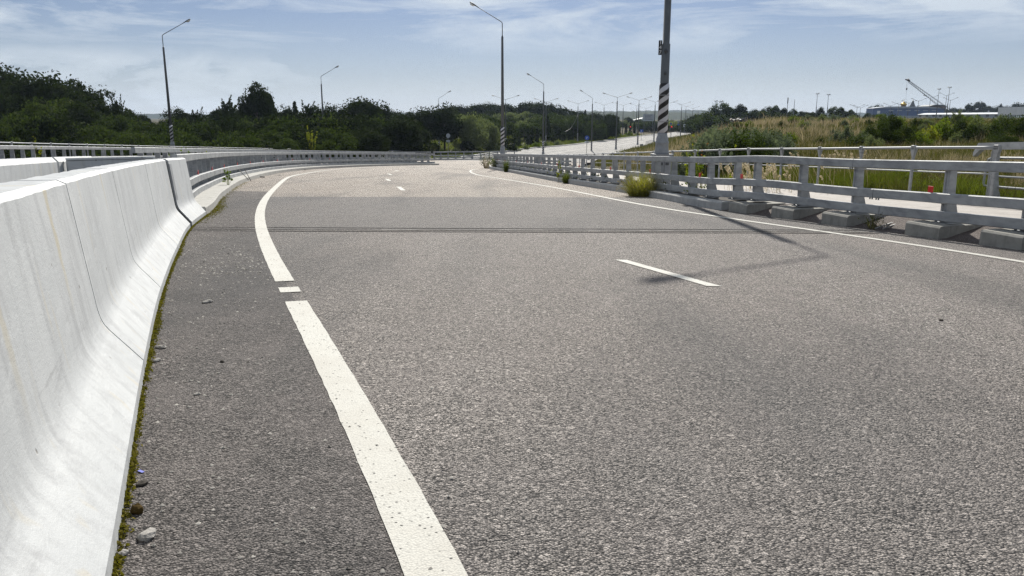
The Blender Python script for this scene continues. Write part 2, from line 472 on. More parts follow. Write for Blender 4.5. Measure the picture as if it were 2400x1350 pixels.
def ground_mat():
    m, nt = mat('meadow_ground'); t = NT(nt); p = t.pos()
    a = t.noise(p, .045, 5, .6); b = t.noise(p, .6, 5, .65); d = t.noise(p, 9, 4, .7)
    c = t.mix(t.ramp(a, [(.42, 0.0), (.58, 1.0)]), (.045, .050, .020), (.16, .125, .075))
    c = t.mix(t.ramp(b, [(.4, 0.0), (.65, .7)]), c, (.045, .045, .020))
    c = t.mix(t.ramp(d, [(.35, .5), (.7, 0.0)]), c, (.03, .03, .014))
    t.out(t.bsdf(c, .95, bump=t.math('ADD', d, b), bstr=.8, bdist=.15, spec=.1)); return m
M['ground'] = ground_mat()
def hill_mat():
    m, nt = mat('far_wooded_hill'); t = NT(nt); p = t.pos()
    d = t.noise(t.mapping(p, (1, .5, 1.5)), .05, 6, .7)
    c = t.mix(t.ramp(d, [(.35, 0.0), (.7, 1.0)]), (.018, .028, .016), (.05, .065, .03))
    t.out(t.bsdf(c, .95, bump=d, bstr=1, bdist=5, spec=.05)); return m
M['hill'] = hill_mat()

M['leaf_dark'] = leaf_mat('dark_leaves', (.010, .017, .006), (.034, .046, .014), .2)
M['leaf_mid'] = leaf_mat('green_leaves', (.022, .036, .010), (.066, .085, .022), .27)
M['leaf_pale'] = leaf_mat('grey_green_leaves', (.11, .13, .06), (.22, .25, .12), .34, tcol=(1.1, 1.2, .7))
M['leaf_silver'] = leaf_mat('silvery_leaves', (.075, .098, .058), (.17, .20, .125), .32, tcol=(1.05, 1.1, .8))
M['leaf_bright'] = leaf_mat('bright_leaves', (.06, .09, .015), (.15, .18, .03), .45)
M['leaf_yellow'] = leaf_mat('yellow_green_leaves', (.13, .15, .02), (.26, .24, .04), .45)
M['leaf_conifer'] = leaf_mat('conifer_needles', (.006, .011, .007), (.017, .025, .012), .08)
M['leaf_red'] = leaf_mat('orange_leaves', (.35, .08, .02), (.45, .2, .03), .4)
M['grass_green'] = leaf_mat('green_grass', (.05, .068, .014), (.14, .15, .036), .36)
M['grass_olive'] = leaf_mat('olive_grass', (.055, .055, .022), (.14, .12, .055), .3)
M['grass_dry'] = leaf_mat('dry_grass', (.22, .18, .115), (.40, .34, .23), .3, tcol=(1.1, 1.08, .85))
M['grass_tuft'] = leaf_mat('yellowish_grass', (.14, .13, .035), (.34, .29, .11), .5)
M['grass_seed'] = leaf_mat('pale_seed_heads', (.42, .36, .24), (.62, .55, .40), .3, tcol=(1.1, 1.05, .9))
M['moss'] = leaf_mat('moss', (.085, .075, .015), (.22, .185, .04), .22)
M['moss_brown'] = leaf_mat('brown_moss', (.05, .035, .012), (.12, .08, .03), .2)

# ------------------------------------------------------------------ plan lines (metres, camera at 0,0)
KL = catmull([(.9, -3), (-.34, 0), (-1.19, 2.05), (-2.06, 4.1), (-3.0, 6.4), (-4.10, 9.3), (-5.15, 12.25), (-6.3, 16.2), (-7.9, 21.2), (-10.6, 31), (-12.9, 43), (-13.6, 54), (-12.6, 65), (-10.4, 74), (-7.6, 81)], .3)
KR = catmull([(8.1, 7.9), (7.55, 10.4), (7.23, 11.6), (6.72, 13.3), (6.15, 15.2), (5.6, 16.9), (5.16, 18.2), (4.75, 20.2), (4.42, 23.2), (3.85, 27), (2.1, 37), (0, 52.5), (-1.2, 60), (-1.9, 66), (-1.9, 71), (-.5, 76), (2, 79), (6, 81)], .3)
OUT = catmull([(-1, -4), (-5.5, 5), (-12.3, 16.5), (-19.6, 30), (-23.6, 45), (-24.7, 60), (-23.8, 75), (-21, 92), (-16.5, 108), (-12.2, 116.5), (-8.6, 121), (-4, 124), (2, 127)], .5)
PIPE = catmull([(11.6, 13), (10.9, 17), (10.3, 20), (9.95, 25.2), (9.2, 30.4), (8.3, 35.6), (7.3, 41), (6.2, 48.8), (4.8, 61.8), (4.3, 70), (4.4, 77)], .3)

def fx(tab):
    ys = [a for a, b in tab]; xs = [b for a, b in tab]
    return lambda y: np.interp(y, ys, xs)
xkl = fx([(p[1], p[0]) for p in KL]); xout = fx([(-40, 16), (-4, -1)] + [(p[1], p[0]) for p in OUT if -4 < p[1] < 121] + [(130, -8.5), (147, -4), (172, 4.7), (190, 13.5), (229, 27.4), (286, 46.8), (323, 60.7), (420, 96), (600, 160), (900, 270)])
xkr = fx([(-40, 14), (4, 9.2)] + [(p[1], p[0]) for p in KR if p[1] < 71.5] + [(76, -.5), (79, 2), (81, 6), (90, 8), (110, 10.5), (140, 17), (167, 24.7), (182, 29.8), (252, 49.4), (340, 81.6), (420, 112), (600, 178), (900, 290)])
xe = fx([(-40, 20), (5, 14.5), (13, 12.4), (20, 10.9), (25, 10.5), (30.4, 9.8), (41, 8), (62, 5.6), (76, 6), (90, 9), (110, 11.5), (140, 17.6), (167, 25.2), (182, 30.3), (252, 49.9), (340, 82), (420, 112.5), (600, 179), (900, 291)])

def vnoise(x, y, s, seed=0):
    x = np.asarray(x, float) / s + seed * 17.3; y = np.asarray(y, float) / s - seed * 9.1
    return (np.sin(x * 1.3 + 1.7 * np.sin(y * .9)) + np.sin(y * 1.7 + 1.3 * np.sin(x * 1.1 + 2)) + .5 * np.sin(x * 3.1 - y * 2.3)) / 2.5

MOUND = [(at(2160, 283, 72)[0], 72, 10, 7, .40), (at(1990, 285, 82)[0], 82, 12, 8, .25), (at(2370, 280, 66)[0], 66, 9, 7, .4), (at(1800, 290, 60)[0], 60, 8, 8, .2)]
def terr(x, y):
    x = np.asarray(x, float); y = np.asarray(y, float)
    rl = road_z(x, y)
    # right-hand meadow
    zf = -2.25 + 1.6 * sstep(20, 100, y) + .10 * vnoise(x, y, 7) + .18 * vnoise(x, y, 19, 2)
    for (mx, my, sx, sy, h) in MOUND:
        zf = zf + h * np.exp(-((x - mx) / sx) ** 2 - ((y - my) / sy) ** 2)
    zf = zf + .4 * sstep(120, 400, y)
    d = x - xe(y)
    W = np.interp(y, [10, 25, 45, 80, 150, 300], [3, 6, 10, 20, 34, 40])
    lev = rl + .12
    right = lev + (zf - lev) * sstep(0, 1, d / W)
    # left side
    dl = xout(y) - x
    left = rl - .1 - 2.2 * sstep(.6, 7, dl) * (1 - sstep(110, 135, y)) + 4.5 * sstep(16, 110, dl) * (1 - .55 * sstep(110, 150, y)) + .2 * vnoise(x, y, 11, 4)
    left = left + 1.6 * sstep(3, 30, dl) * sstep(120, 150, y)
    under = rl - .35
    z = np.where(d > 0, right, np.where(dl > 0, left, under))
    # blend rims so that the ground meets the kerb / pavement edges
    z = np.where((d <= 0) & (d > -1.6) & (y < 78), under + (lev - under) * sstep(-1.6, -.1, d), z)
    far = sstep(500, 900, np.hypot(x, y))
    return z * (1 - far) + (-4.0) * far

# ------------------------------------------------------------------ ground, roads
def axis(a):
    out = []
    for lo, hi, st in a: out += list(np.arange(lo, hi, st))
    return np.array(out + [a[-1][1]])
gx = axis([(-6000, -800, 800), (-800, -200, 50), (-200, -60, 7), (-60, -26, 2), (-26, 40, .8), (40, 110, 2.5), (110, 300, 10), (300, 900, 50), (900, 6000, 900)])
gy = axis([(-600, -40, 80), (-40, 0, 5), (0, 60, .8), (60, 140, 1.6), (140, 360, 5), (360, 1000, 40), (1000, 7000, 800)])
GX, GY = np.meshgrid(gx, gy); GZ = terr(GX, GY)
nx, ny = len(gx), len(gy)
idx = np.arange(nx * ny).reshape(ny, nx)
Fq = np.stack([idx[:-1, :-1], idx[:-1, 1:], idx[1:, 1:], idx[1:, :-1]], -1).reshape(-1, 4)
o = link('ground', npmesh('ground', np.stack([GX, GY, GZ], -1).reshape(-1, 3), Fq, True), M['ground']); o['kind'] = 'structure'

def rowsheet(name, ys, xl, xr, n, dz, m, skirt=0.0):
    V = []; 
    for y in ys:
        a, b = float(xl(y)), float(xr(y))
        for k in range(n + 1):
            x = a + (b - a) * k / n
            V.append((x, y, float(road_z(x, y)) + dz))
    ii = np.arange(len(ys) * (n + 1)).reshape(len(ys), n + 1)
    F = np.stack([ii[:-1, :-1], ii[:-1, 1:], ii[1:, 1:], ii[1:, :-1]], -1).reshape(-1, 4)
    ob = link(name, npmesh(name, V, F, True), m); ob['kind'] = 'structure'; return ob
ys1 = axis([(-12, 60, 1.0), (60, 100, .6), (100, 118, 1.0)])
rowsheet('road', ys1, xout, lambda y: xkr(y) + .12 * (y < 78), 24, 0, M['asphalt'])
ys2 = axis([(118, 360, 3.0), (360, 900, 20)])
rowsheet('valley_road', ys2, xout, xkr, 14, 0.0, M['valley'])

def strip(P, w, dz, s0=None, s1=None, cut=0.0):
    """flat ribbon on the road; cut = world-x slant of the square ends (0: square)"""
    s = arclen(P); s0 = 0 if s0 is None else s0; s1 = s[-1] if s1 is None else s1
    ss = np.r_[s0, s[(s > s0 + .03) & (s < s1 - .03)], s1]
    N0 = normal(P, 1)
    X = np.interp(ss, s, P[:, 0]); Y = np.interp(ss, s, P[:, 1]); nxx = np.interp(ss, s, N0[:, 0]); nyy = np.interp(ss, s, N0[:, 1])
    V = []
    for i in range(len(ss)):
        for sg in (-.5, .5):
            j = rnd.uniform(-.0025, .0025)
            x = X[i] + nxx[i] * (w * sg + j); y = Y[i] + nyy[i] * (w * sg + j)
            V.append((x, y, float(road_z(x, y)) + dz))
    n = len(ss)
    return V, [(2 * i, 2 * i + 1, 2 * i + 3, 2 * i + 2) for i in range(n - 1)]

LDEG = 5
def smoothline(P, deg, y0, y1):
    P = np.array(P); wgt = 1 / (1 + .05 * P[:, 1]); c = np.polyfit(P[:, 1], P[:, 0], deg, w=wgt); ys = np.arange(y0, y1, .3); return list(zip(np.polyval(c, ys), ys))
LINE_L = catmull(smoothline([(.25, .6), (-.21, 2.07), (-.46, 2.78), (-.885, 3.92), (-1.415, 5.25), (-1.86, 6.3), (-2.24, 7.3), (-3.2, 9.93), (-4.2, 12.77), (-5.04, 15.4), (-6.2, 19.4), (-7.87, 25.3), (-9.4, 31.6), (-10.6, 37), (-11.35, 41.9)], LDEG, .6, 38)[:-1] + [(-11.35, 41.9), (-12.2, 52), (-11.8, 61), (-10.4, 68), (-8.6, 74)], .12)
LINE_R = catmull([(8.2, 2), (7.4, 5.6), (6.56, 9.67), (6.1, 11.48), (5.4, 13.65), (4.5, 16.3), (3.39, 20.36), (1.65, 29.9), (-.43, 39), (-2.03, 46), (-2.9, 54), (-3.0, 60.3), (-2.2, 64.2)], .15)
# shoulder strip left of the edge line
V = []; 
ysh = np.arange(-2, 24, .4)
fl = fx([(p[1], p[0]) for p in LINE_L])
for y in ysh:
    a = float(xkl(y)) - .02; b = float(fl(y)) if y > .6 else .25 + (0.6 - y) * .5
    fade = .0
    for k in range(5): 
        x = a + (b - a) * k / 4; V.append((x, y, float(road_z(x, y)) + .003))
ii = np.arange(len(ysh) * 5).reshape(-1, 5)
o = link('road_shoulder', npmesh('road_shoulder', V, np.stack([ii[:-1, :-1], ii[:-1, 1:], ii[1:, 1:], ii[1:, :-1]], -1).reshape(-1, 4)), M['shoulder']); o['kind'] = 'structure'

sL = arclen(LINE_L)
def s_at(P, y): return float(np.interp(y, P[:, 1], arclen(P)))
mb = MB()
for (a, b) in ((None, 6.30), (6.72, 6.97), (7.30, None)):
    mb.add(*strip(LINE_L, .18, .007, None if a is None else s_at(LINE_L, a), None if b is None else s_at(LINE_L, b)))
o = mb.build('edge_line', M['paint']); o['kind'] = 'structure'
mb = MB(); mb.add(*strip(LINE_R, .15, .007)); o = mb.build('edge_line', M['paint']); o['kind'] = 'structure'
mb = MB()
for (p0, p1, w) in (((2.0, 7.42), (1.33, 9.26), .135), ((-3.62, 25.7), (-4.18, 28.4), .16), ((-5.40, 34.1), (-5.9, 36.4), .16), ((-6.72, 43.1), (-7.3, 45.6), .16), ((-7.8, 51.8), (-7.95, 54.2), .16), ((-7.6, 61), (-7.2, 63.4), .16), ((-5.6, 70), (-4.6, 72), .16)):
    P = np.array([p0, ((p0[0] + p1[0]) / 2, (p0[1] + p1[1]) / 2), p1]); 
    d = (P[2] - P[0]); 
    # ends cut across the lane, as painted
    hw = w / 2 / abs(d[1] / np.hypot(*d))
    V = []
    for t in np.linspace(0, 1, 9):
        q = P[0] + d * t
        for sg in (-1, 1):
            x = q[0] + sg * hw + rnd.uniform(-.004, .004); V.append((x, q[1], float(road_z(x, q[1])) + .006))
    mb.add(V, [(2 * i, 2 * i + 1, 2 * i + 3, 2 * i + 2) for i in range(8)])
o = mb.build('lane_dashes', M['paint']); o['kind'] = 'structure'
# lane lines of the valley road
mb = MB()
VL = np.array([[-4, 147], [4.7, 172], [13.5, 190], [27.4, 229], [46.8, 286], [60.7, 323]])
for off_, dash in ((.45, False), (3.9, True), (7.5, True), (11.0, False)):
    Pp = catmull(np.c_[offset(VL, off_, 1)], 2.0); s = arclen(Pp)
    if dash:
        for a in np.arange(2, s[-1] - 5, 9): mb.add(*strip(Pp, .18, .006, a, a + 4))
    else: mb.add(*strip(Pp, .18, .006))
o = mb.build('lane_lines', M['paint']); o['kind'] = 'structure'

# expansion joint across the deck
J0, J1 = np.array((-5.25, 12.08)), np.array((6.35, 13.53)); jd = (J1 - J0) / np.linalg.norm(J1 - J0); jn = np.array((-jd[1], jd[0]))
def jstrip(o0, o1, dz, a=0.0, b=1.0, brk=False):
    V = []; F = []; L = np.linalg.norm(J1 - J0); n = 40
    for i in range(n + 1):
        q = J0 + jd * L * (a + (b - a) * i / n)
        w = rnd.uniform(-.012, .012)
        for oo in (o0, o1):
            p = q + jn * (oo + w); V.append((p[0], p[1], float(road_z(p[0], p[1])) + dz))
    for i in range(n):
        F.append((2 * i, 2 * i + 1, 2 * i + 3, 2 * i + 2))
    return V, F
jt = thing('expansion_joint', 'dark sealed expansion joint with a pale steel strip across the road', 'expansion joint')
M['seal'] = simple('bitumen_seal', (.055, .053, .051), .95, 0, .5, 14, spec=.02)
def jsteel():
    m, nt = mat('joint_steel'); t = NT(nt); p = t.pos()
    n = t.noise(t.mapping(p, (1, .02, .02)), 1.7, 3, .6); n2 = t.noise(p, 30, 3)
    c = t.mix(t.ramp(t.math('ADD', n, t.math('MULTIPLY', n2, .2)), [(.56, 0.0), (.62, 1.0)]), (.30, .29, .27), (.05, .049, .047))
    t.out(t.bsdf(c, .8, spec=.1)); return m
M['jsteel'] = jsteel()
for a0, a1 in ((-.33, -.25), (.26, .33), (-.09, -.05)):
    a_ = MB(); a_.add(*jstrip(a0, a1, .0045)); a_.build('seal', M['seal'], jt)
a_ = MB(); a_.add(*jstrip(.0, .035, .008)); a_.build('steel_strip', M['jsteel'], jt)
# its end piece running up the slope between the blocks
mb = MB()
for k, oo in enumerate((0, .13)):
    p0 = np.array((6.55 + oo * .9, 13.75 - oo * .3)); p1 = np.array((7.9 + oo * .9, 14.9 - oo * .3))
    dd = (p1 - p0); L = np.linalg.norm(dd)
    z0 = plane(*p0) + .045; z1 = plane(*p1) + .235
    mb.tube([(p0[0], p0[1], z0), (p1[0], p1[1], z1)], .013, 6)
mb.build('joint_end_bar', M['steel'], jt)

# ------------------------------------------------------------------ right pavement with sloped edge
yr = axis([(-12, 60, .6), (60, 76, .6)])
PX = fx([(-40, 18), (5, 14.2), (13, 12)] + [(p[1], p[0] + .35) for p in PIPE if p[1] > 13.2])
V = []
hs = [(.0, .002), (.18, .015), (.9, .20), (1.15, .225)]
for y in yr:
    a = float(xkr(y)); b = float(PX(y)); 
    for (oo, h) in hs: V.append((a + oo, y, plane(a + oo, y) + h))
    for t in (.33, .66, 1.0):
        x = a + 1.15 + (b - a - 1.15) * t; V.append((x, y, plane(x, y) + .225 + .05 * t))
    V.append((b, y, plane(b, y) - .4))
ii = np.arange(len(yr) * 8).reshape(-1, 8)
Fa = np.stack([ii[:-1, :-1], ii[:-1, 1:], ii[1:, 1:], ii[1:, :-1]], -1)
o = link('pavement_slope', npmesh('pavement_slope', V, Fa[:, :3].reshape(-1, 4)), M['slope']); o['kind'] = 'structure'
o = link('pavement', npmesh('pavement', V, Fa[:, 3:].reshape(-1, 4)), M['pave']); o['kind'] = 'structure'

# right kerb stones (from the last block onwards)
def kerb(P, side, y0, y1, m, prof, step=1.5):
    Q = clipY(P, y0, y1) if y1 < 72 else P[int(np.argmax(P[:, 1] >= y0)):]
    L = arclen(Q)[-1]; mb = MB(); s = 0
    while s < L: sweep(mb, Q, prof, side, plane, True, s, s + step - .012); s += step
    o = mb.build('kerb', m); o['kind'] = 'structure'; return o
kerb(KR, 1, 18.55, 99, M['kerb'], [(0, -.1), (0, .17), (.02, .2), (.30, .2), (.30, -.1)])
# soil strip behind the right kerb
kp = KR[int(np.argmax(KR[:, 1] >= 18.6)):]
mb = MB(); sweep(mb, kp, [(.301, -.1), (.301, .19), (.9, .238), (.9, -.1)], 1, plane); o = mb.build('verge_soil', M['soil']); o['kind'] = 'structure'
# left kerb: starts at the barrier end, as a low plinth
ql = KL[int(np.argmax(KL[:, 1] >= 14.6)):]
kerb(KL, -1, 14.62, 99, M['kerb_light'], [(0, -.1), (0, .15), (.02, .17), (.95, .19), (.95, -.1)], 3.0)
# median between the two guardrails
mb = MB(); sweep(mb, ql, [(.951, -.1), (.951, .17), (2.4, .17), (2.4, -.1)], -1, plane); o = mb.build('median_strip', M['soil']); o['kind'] = 'structure'

# ------------------------------------------------------------------ concrete barriers
NJ = [(0, -.05), (0, .085), (.012, .10), (.150, .275), (.170, .305), (.183, .335), (.192, .37), (.198, .405), (.203, .45), (.272, 1.078), (.312, 1.10), (.50, 1.10), (.555, 1.04), (.615, .36), (.80, .09), (.80, -.05)]
def barrier(P, side, cuts, root, prof=NJ, mat_=None):
    s = arclen(P)
    for a, b in zip(cuts[:-1], cuts[1:]):
        mb = MB(); sa = float(np.interp(a, P[:, 1], s)); sb = float(np.interp(b, P[:, 1], s))
        Q = catmull(P[:, :2], .1)
        sweep(mb, Q, prof, side, plane, True, sa + .010, sb - .010, .0025, (3, 4, 5, 6, 7) if prof is NJ else ())
        mb.build('panel', mat_ or M['barrier'], root)
KLb = clipY(KL, -3, 15.2)
b1 = thing('concrete_barrier', 'long white concrete barrier running from the lower left corner to the dark joint gap', 'barrier', (0, 0, 0))
barrier(KLb, -1, [-2.9, 1.3, 4.12, 6.42, 9.35, 12.14], b1)
b2 = thing('concrete_barrier', 'short white barrier end block just past the dark gap, where the left guardrail begins', 'barrier', (0, 0, 0))
barrier(KLb, -1, [12.42, 14.6], b2)
# near-black filler paints the gap's deep shade; steel cover plate past it
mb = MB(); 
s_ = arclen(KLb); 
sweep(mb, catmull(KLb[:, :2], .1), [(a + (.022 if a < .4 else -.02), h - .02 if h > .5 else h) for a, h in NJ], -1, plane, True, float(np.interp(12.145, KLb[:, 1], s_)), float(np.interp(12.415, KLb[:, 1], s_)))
mb.build('gap_shade', M['dark'], b2)
mb = MB(); sweep(mb, catmull(KLb[:, :2], .1), [(.196, .38), (.258, 1.02), (.27, 1.02), (.215, .38)], -1, plane, True, float(np.interp(12.43, KLb[:, 1], s_)), float(np.interp(12.66, KLb[:, 1], s_)))
mb.build('cover_plate', M['galv'], b2)
OPP = np.c_[offset(KLb, 1.75, -1)]
OPP = clipY(OPP, -3, 14.4)
# the other carriageway's barrier (its back faces us)
b3 = thing('concrete_barrier', 'white barrier of the other carriageway seen behind the long near barrier at far left', 'barrier')
barrier(OPP, -1, [-2.8, 2.4, 5.2, 8.1, 11.55], b3, [(0, -.3), (0, 1.03), (.06, 1.10), (.24, 1.10), (.30, 1.03), (.36, .36), (.55, .1), (.55, -.1)])
b4 = thing('concrete_barrier', 'short white barrier end of the other carriageway beside the grey cross wall', 'barrier')
barrier(OPP, -1, [11.65, 13.9], b4, [(0, -.3), (0, 1.03), (.06, 1.10), (.24, 1.10), (.30, 1.03), (.36, .36), (.55, .1), (.55, -.1)])
# cross wall closing the gap between the two carriageways
i1 = int(np.argmin(abs(OPP[:, 1] - 11.95))); i0 = int(np.argmin(abs(KLb[:, 1] - 12.75)))
pa = OPP[i1]; pb = offset(KLb, .52, -1)[i0]
w = thing('cross_wall', 'shaded grey cross wall joining the two white barriers', 'wall')
mb = MB(); dv = pb - pa; L = np.linalg.norm(dv); mid = (pa + pb) / 2
mb.box((mid[0], mid[1] + .09, plane(*mid) + .4), (L - .02, .16, 1.36), math.atan2(dv[1], dv[0]), bev=.02); mb.build('wall_face', M['barrier'], w)
mb = MB(); mb.box((mid[0], mid[1] + .09, plane(*mid) + 1.09), (L - .02, .19, .03), math.atan2(dv[1], dv[0])); mb.build('coping', M['barrier'], w)

# ------------------------------------------------------------------ guardrails
def post_mesh(h0, h1, name):
    """box post on a base plate; local +y points away from the road, x along the rail"""
    mb = MB()
    sec = [(h0 + .02, .058, .30), (h0 + .26, .056, .22), (.74, .052, .155), (h1, .05, .14)]
    V = []; F = []
    for (z, hx, d) in sec: V += [(-hx, 0, z), (hx, 0, z), (hx, d, z), (-hx, d, z)]
    for i in range(3):
        for k in range(4): F.append((i * 4 + k, i * 4 + (k + 1) % 4, (i + 1) * 4 + (k + 1) % 4, (i + 1) * 4 + k))
    F.append((12, 13, 14, 15)); mb.add(V, F)
    # front flange stands slightly proud of the web, leaving an edge line
    mb.box((-.034, -.006, (h0 + h1) / 2 + .01), (.036, .010, h1 - h0 - .06)); 
    return mb.mesh(name)
def plate_mesh(h0):
    mb = MB(); mb.box((0, .16, h0 + .011), (.30, .46, .022), bev=.004)
    for sx in (-.11, .11):
        for sy in (-.02, .34): mb.lathe([(.022, h0 + .022), (.022, h0 + .045), (.011, h0 + .046), (.011, h0 + .075)], 6, (sx, sy, 0), smooth=False)
    return mb.mesh('base_plate')
RAILS = [('top_rail', 1.115, 1.275), ('middle_rail', .57, .735), ('lower_rail', .27, .435)]
def guardrail(name, label, P, side, rail_o, posts_s, h0=.2, refl=(), joint=6.0, splice=True, zf=plane, group=None, s_end=None, rails=RAILS):
    root = thing(name, label, 'guardrail', (0, 0, 0), 0, group)
    s = arclen(P); N = normal(P, side); T = tang(P)
    pm = post_mesh(h0, 1.12, 'post'); pl = plate_mesh(h0)
    pm.materials.append(M['galv']); pl.materials.append(M['galv'])
    def fr(ss, o):
        x = np.interp(ss, s, P[:, 0]); y = np.interp(ss, s, P[:, 1]); n_ = np.array((np.interp(ss, s, N[:, 0]), np.interp(ss, s, N[:, 1])))
        return np.array((x + n_[0] * o, y + n_[1] * o)), n_
    for ss in posts_s:
        q, n_ = fr(ss, rail_o + .10)
        ang = math.atan2(n_[1], n_[0]) - PI / 2
        q0, _ = fr(ss, 0)
        z = float(zf(q0[0], q0[1]))
        p = link('post', pm, None, root, (q[0], q[1], z)); p.rotation_euler = (0, 0, ang)
        b = link('base_plate', pl, None, p)
    for nm, z0, z1 in rails:
        mb = MB(); a = 0.0; k = 0; tot = s_end or s[-1]
        off0 = {'top_rail': 1.2, 'middle_rail': .6, 'lower_rail': .4}[nm]
        cutl = [0.0] + list(np.arange(off0, tot, joint)) + [tot]
        b = .012
        for a, c in zip(cutl[:-1], cutl[1:]):
            sweep(mb, P, [(rail_o, z0 + b), (rail_o, z1 - b), (rail_o + b, z1), (rail_o + .098 - b, z1), (rail_o + .098, z1 - b), (rail_o + .098, z0 + b), (rail_o + .098 - b, z0), (rail_o + b, z0)], side, zf, True, a, c - .014)
            if splice and c < tot:
                sweep(mb, P, [(rail_o + .008, z0 + .012), (rail_o + .008, z1 - .012), (rail_o + .09, z1 - .012), (rail_o + .09, z0 + .012)], side, zf, True, c - .25, c + .22)
        if splice:
            for c in cutl[1:-1]:
                if c > 32: break
                for dsz in (-.11, -.05, .05, .11):
                    q, n_ = fr(c + dsz, rail_o + .05); q0, _ = fr(c, 0); z = float(zf(*q0))
                    mb.lathe([(.016, z0 - .035), (.016, z0 + .012)], 6, (q[0], q[1], z), smooth=False)
        r = mb.build(nm, M['galv'], root)
    rm = MB(); rm.box((0, 0, .055), (.11, .012, .11), bev=.004); rm.box((0, .012, .02), (.05, .012, .09)); rm = rm.mesh('reflector'); rm.materials.append(M['red'])
    for ss in refl:
        q, n_ = fr(ss, rail_o + .05); q0, _ = fr(ss, 0); z = float(zf(*q0)) + .735
        e = link('reflector', rm, None, root, (q[0], q[1], z)); e.rotation_euler = (0, 0, math.atan2(n_[1], n_[0]) - PI / 2)
    return root

sKR = arclen(KR); yKR = KR[:int(np.argmax(KR[:, 1])) + 1, 1]
def sy_KR(y): return float(np.interp(y, yKR[:len(yKR)], sKR[:len(yKR)]))
near_posts_y = [9.75, 11.36, 12.79, 14.85, 16.38, 17.87]
ps = [sy_KR(y) for y in near_posts_y] + list(np.arange(sy_KR(18.75), sKR[-1] - .3, 1.52))
refl_r = [sy_KR(y) for y in (13.05, 18.35, 20.75, 25.2, 29.5, 34, 38.5, 43, 48, 53, 58, 62, 65.5)]
guardrail('guardrail', 'grey guardrail on the right road edge, its near posts on concrete blocks', KR, 1, .31, ps, .225, refl_r, 6.0, True, lambda x, y: plane(x, y) - .015 + .05 * math.exp(-((y - 17.6) / 1.8) ** 2))
# rail continues out of frame behind the viewer's right: KR starts at Y=7.9

# concrete blocks under the near posts
bm_ = MB()
prof = [(0, -.12), (0, .19), (.03, .222), (1.02, .224), (1.05, .21), (.98, .02), (.4, -.12)]
bm_.prism(prof, -.36, .36, lambda p, d: (d, p[0], p[1])); bmesh_ = bm_.mesh('concrete_block'); bmesh_.materials.append(M['block'])
bl_labels = ['concrete block at the right frame edge under the nearest visible guardrail post', 'concrete block second from the right frame edge, beside the steel joint bars', 'concrete block third from the right, left of the steel joint bars', 'concrete block fourth from the right, with a clear gap each side', 'concrete block that abuts the start of the grey kerb']
for k, y in enumerate(near_posts_y):
    ss = sy_KR(y); Nn = normal(KR, 1); x = np.interp(ss, sKR, KR[:, 0]); n_ = (np.interp(ss, sKR, Nn[:, 0]), np.interp(ss, sKR, Nn[:, 1]))
    if k == 0: continue
    o = link('concrete_block', bmesh_, None, None, (x, y, plane(x, y))); o.rotation_euler = (0, 0, math.atan2(n_[1], n_[0]) - PI / 2)
    tag(o, bl_labels[k - 1], 'block', 'blocks under the right guardrail')

GL = KL[int(np.argmax(KL[:, 1] >= 14.66)):]
sGL = arclen(GL)
guardrail('guardrail', 'sunlit steel guardrail curving along the left edge of the road beyond the white barrier', GL, -1, .46, list(np.arange(.5, sGL[-1] - .2, 1.25)), .29, [.9, 5.2, 9.4, 13.8, 18.2, 22.6, 27, 31.4, 35.8, 40.2, 45], 6.0, True, lambda x, y: plane(x, y) - .11)
GM = np.c_[offset(GL, 2.25, -1)]; GM = GM[GM[:, 1] > 20.5]; GM = catmull(GM[::8], .4); sGM = arclen(GM)
guardrail('guardrail', 'guardrail of the other carriageway seen from behind above the end of the white barrier', GM, 1, 0.0, list(np.arange(.3, sGM[-1], 1.5)), .17, (), 6.0, False)
GO = OUT[(OUT[:, 1] > 8)]; sGO = arclen(GO)
iE = int(np.argmax(GO[:, 1] > 117.0))
GO1 = GO[:iE]; s1_ = arclen(GO1)
guardrail('guardrail', 'long outer guardrail at far left below the dark wood', GO1, -1, .25, list(np.arange(1, s1_[-1], 1.5))[:95], .2, (), 9.0, False, road_z)
GX2 = GO[iE:]; GX2 = catmull(GX2[::4], .5); s2_ = arclen(GX2)
guardrail('guardrail', 'distant dark guardrail across the far end of the ramp', GX2, -1, .25, list(np.arange(.4, s2_[-1], 1.5)), .2, (), 6.0, False, road_z)
mb = MB(); sweep(mb, GO, [(0, -.1), (0, .16), (.5, .2), (.9, .2), (.9, -.4)], -1, road_z); o = mb.build('kerb', M['kerb']); o['kind'] = 'structure'

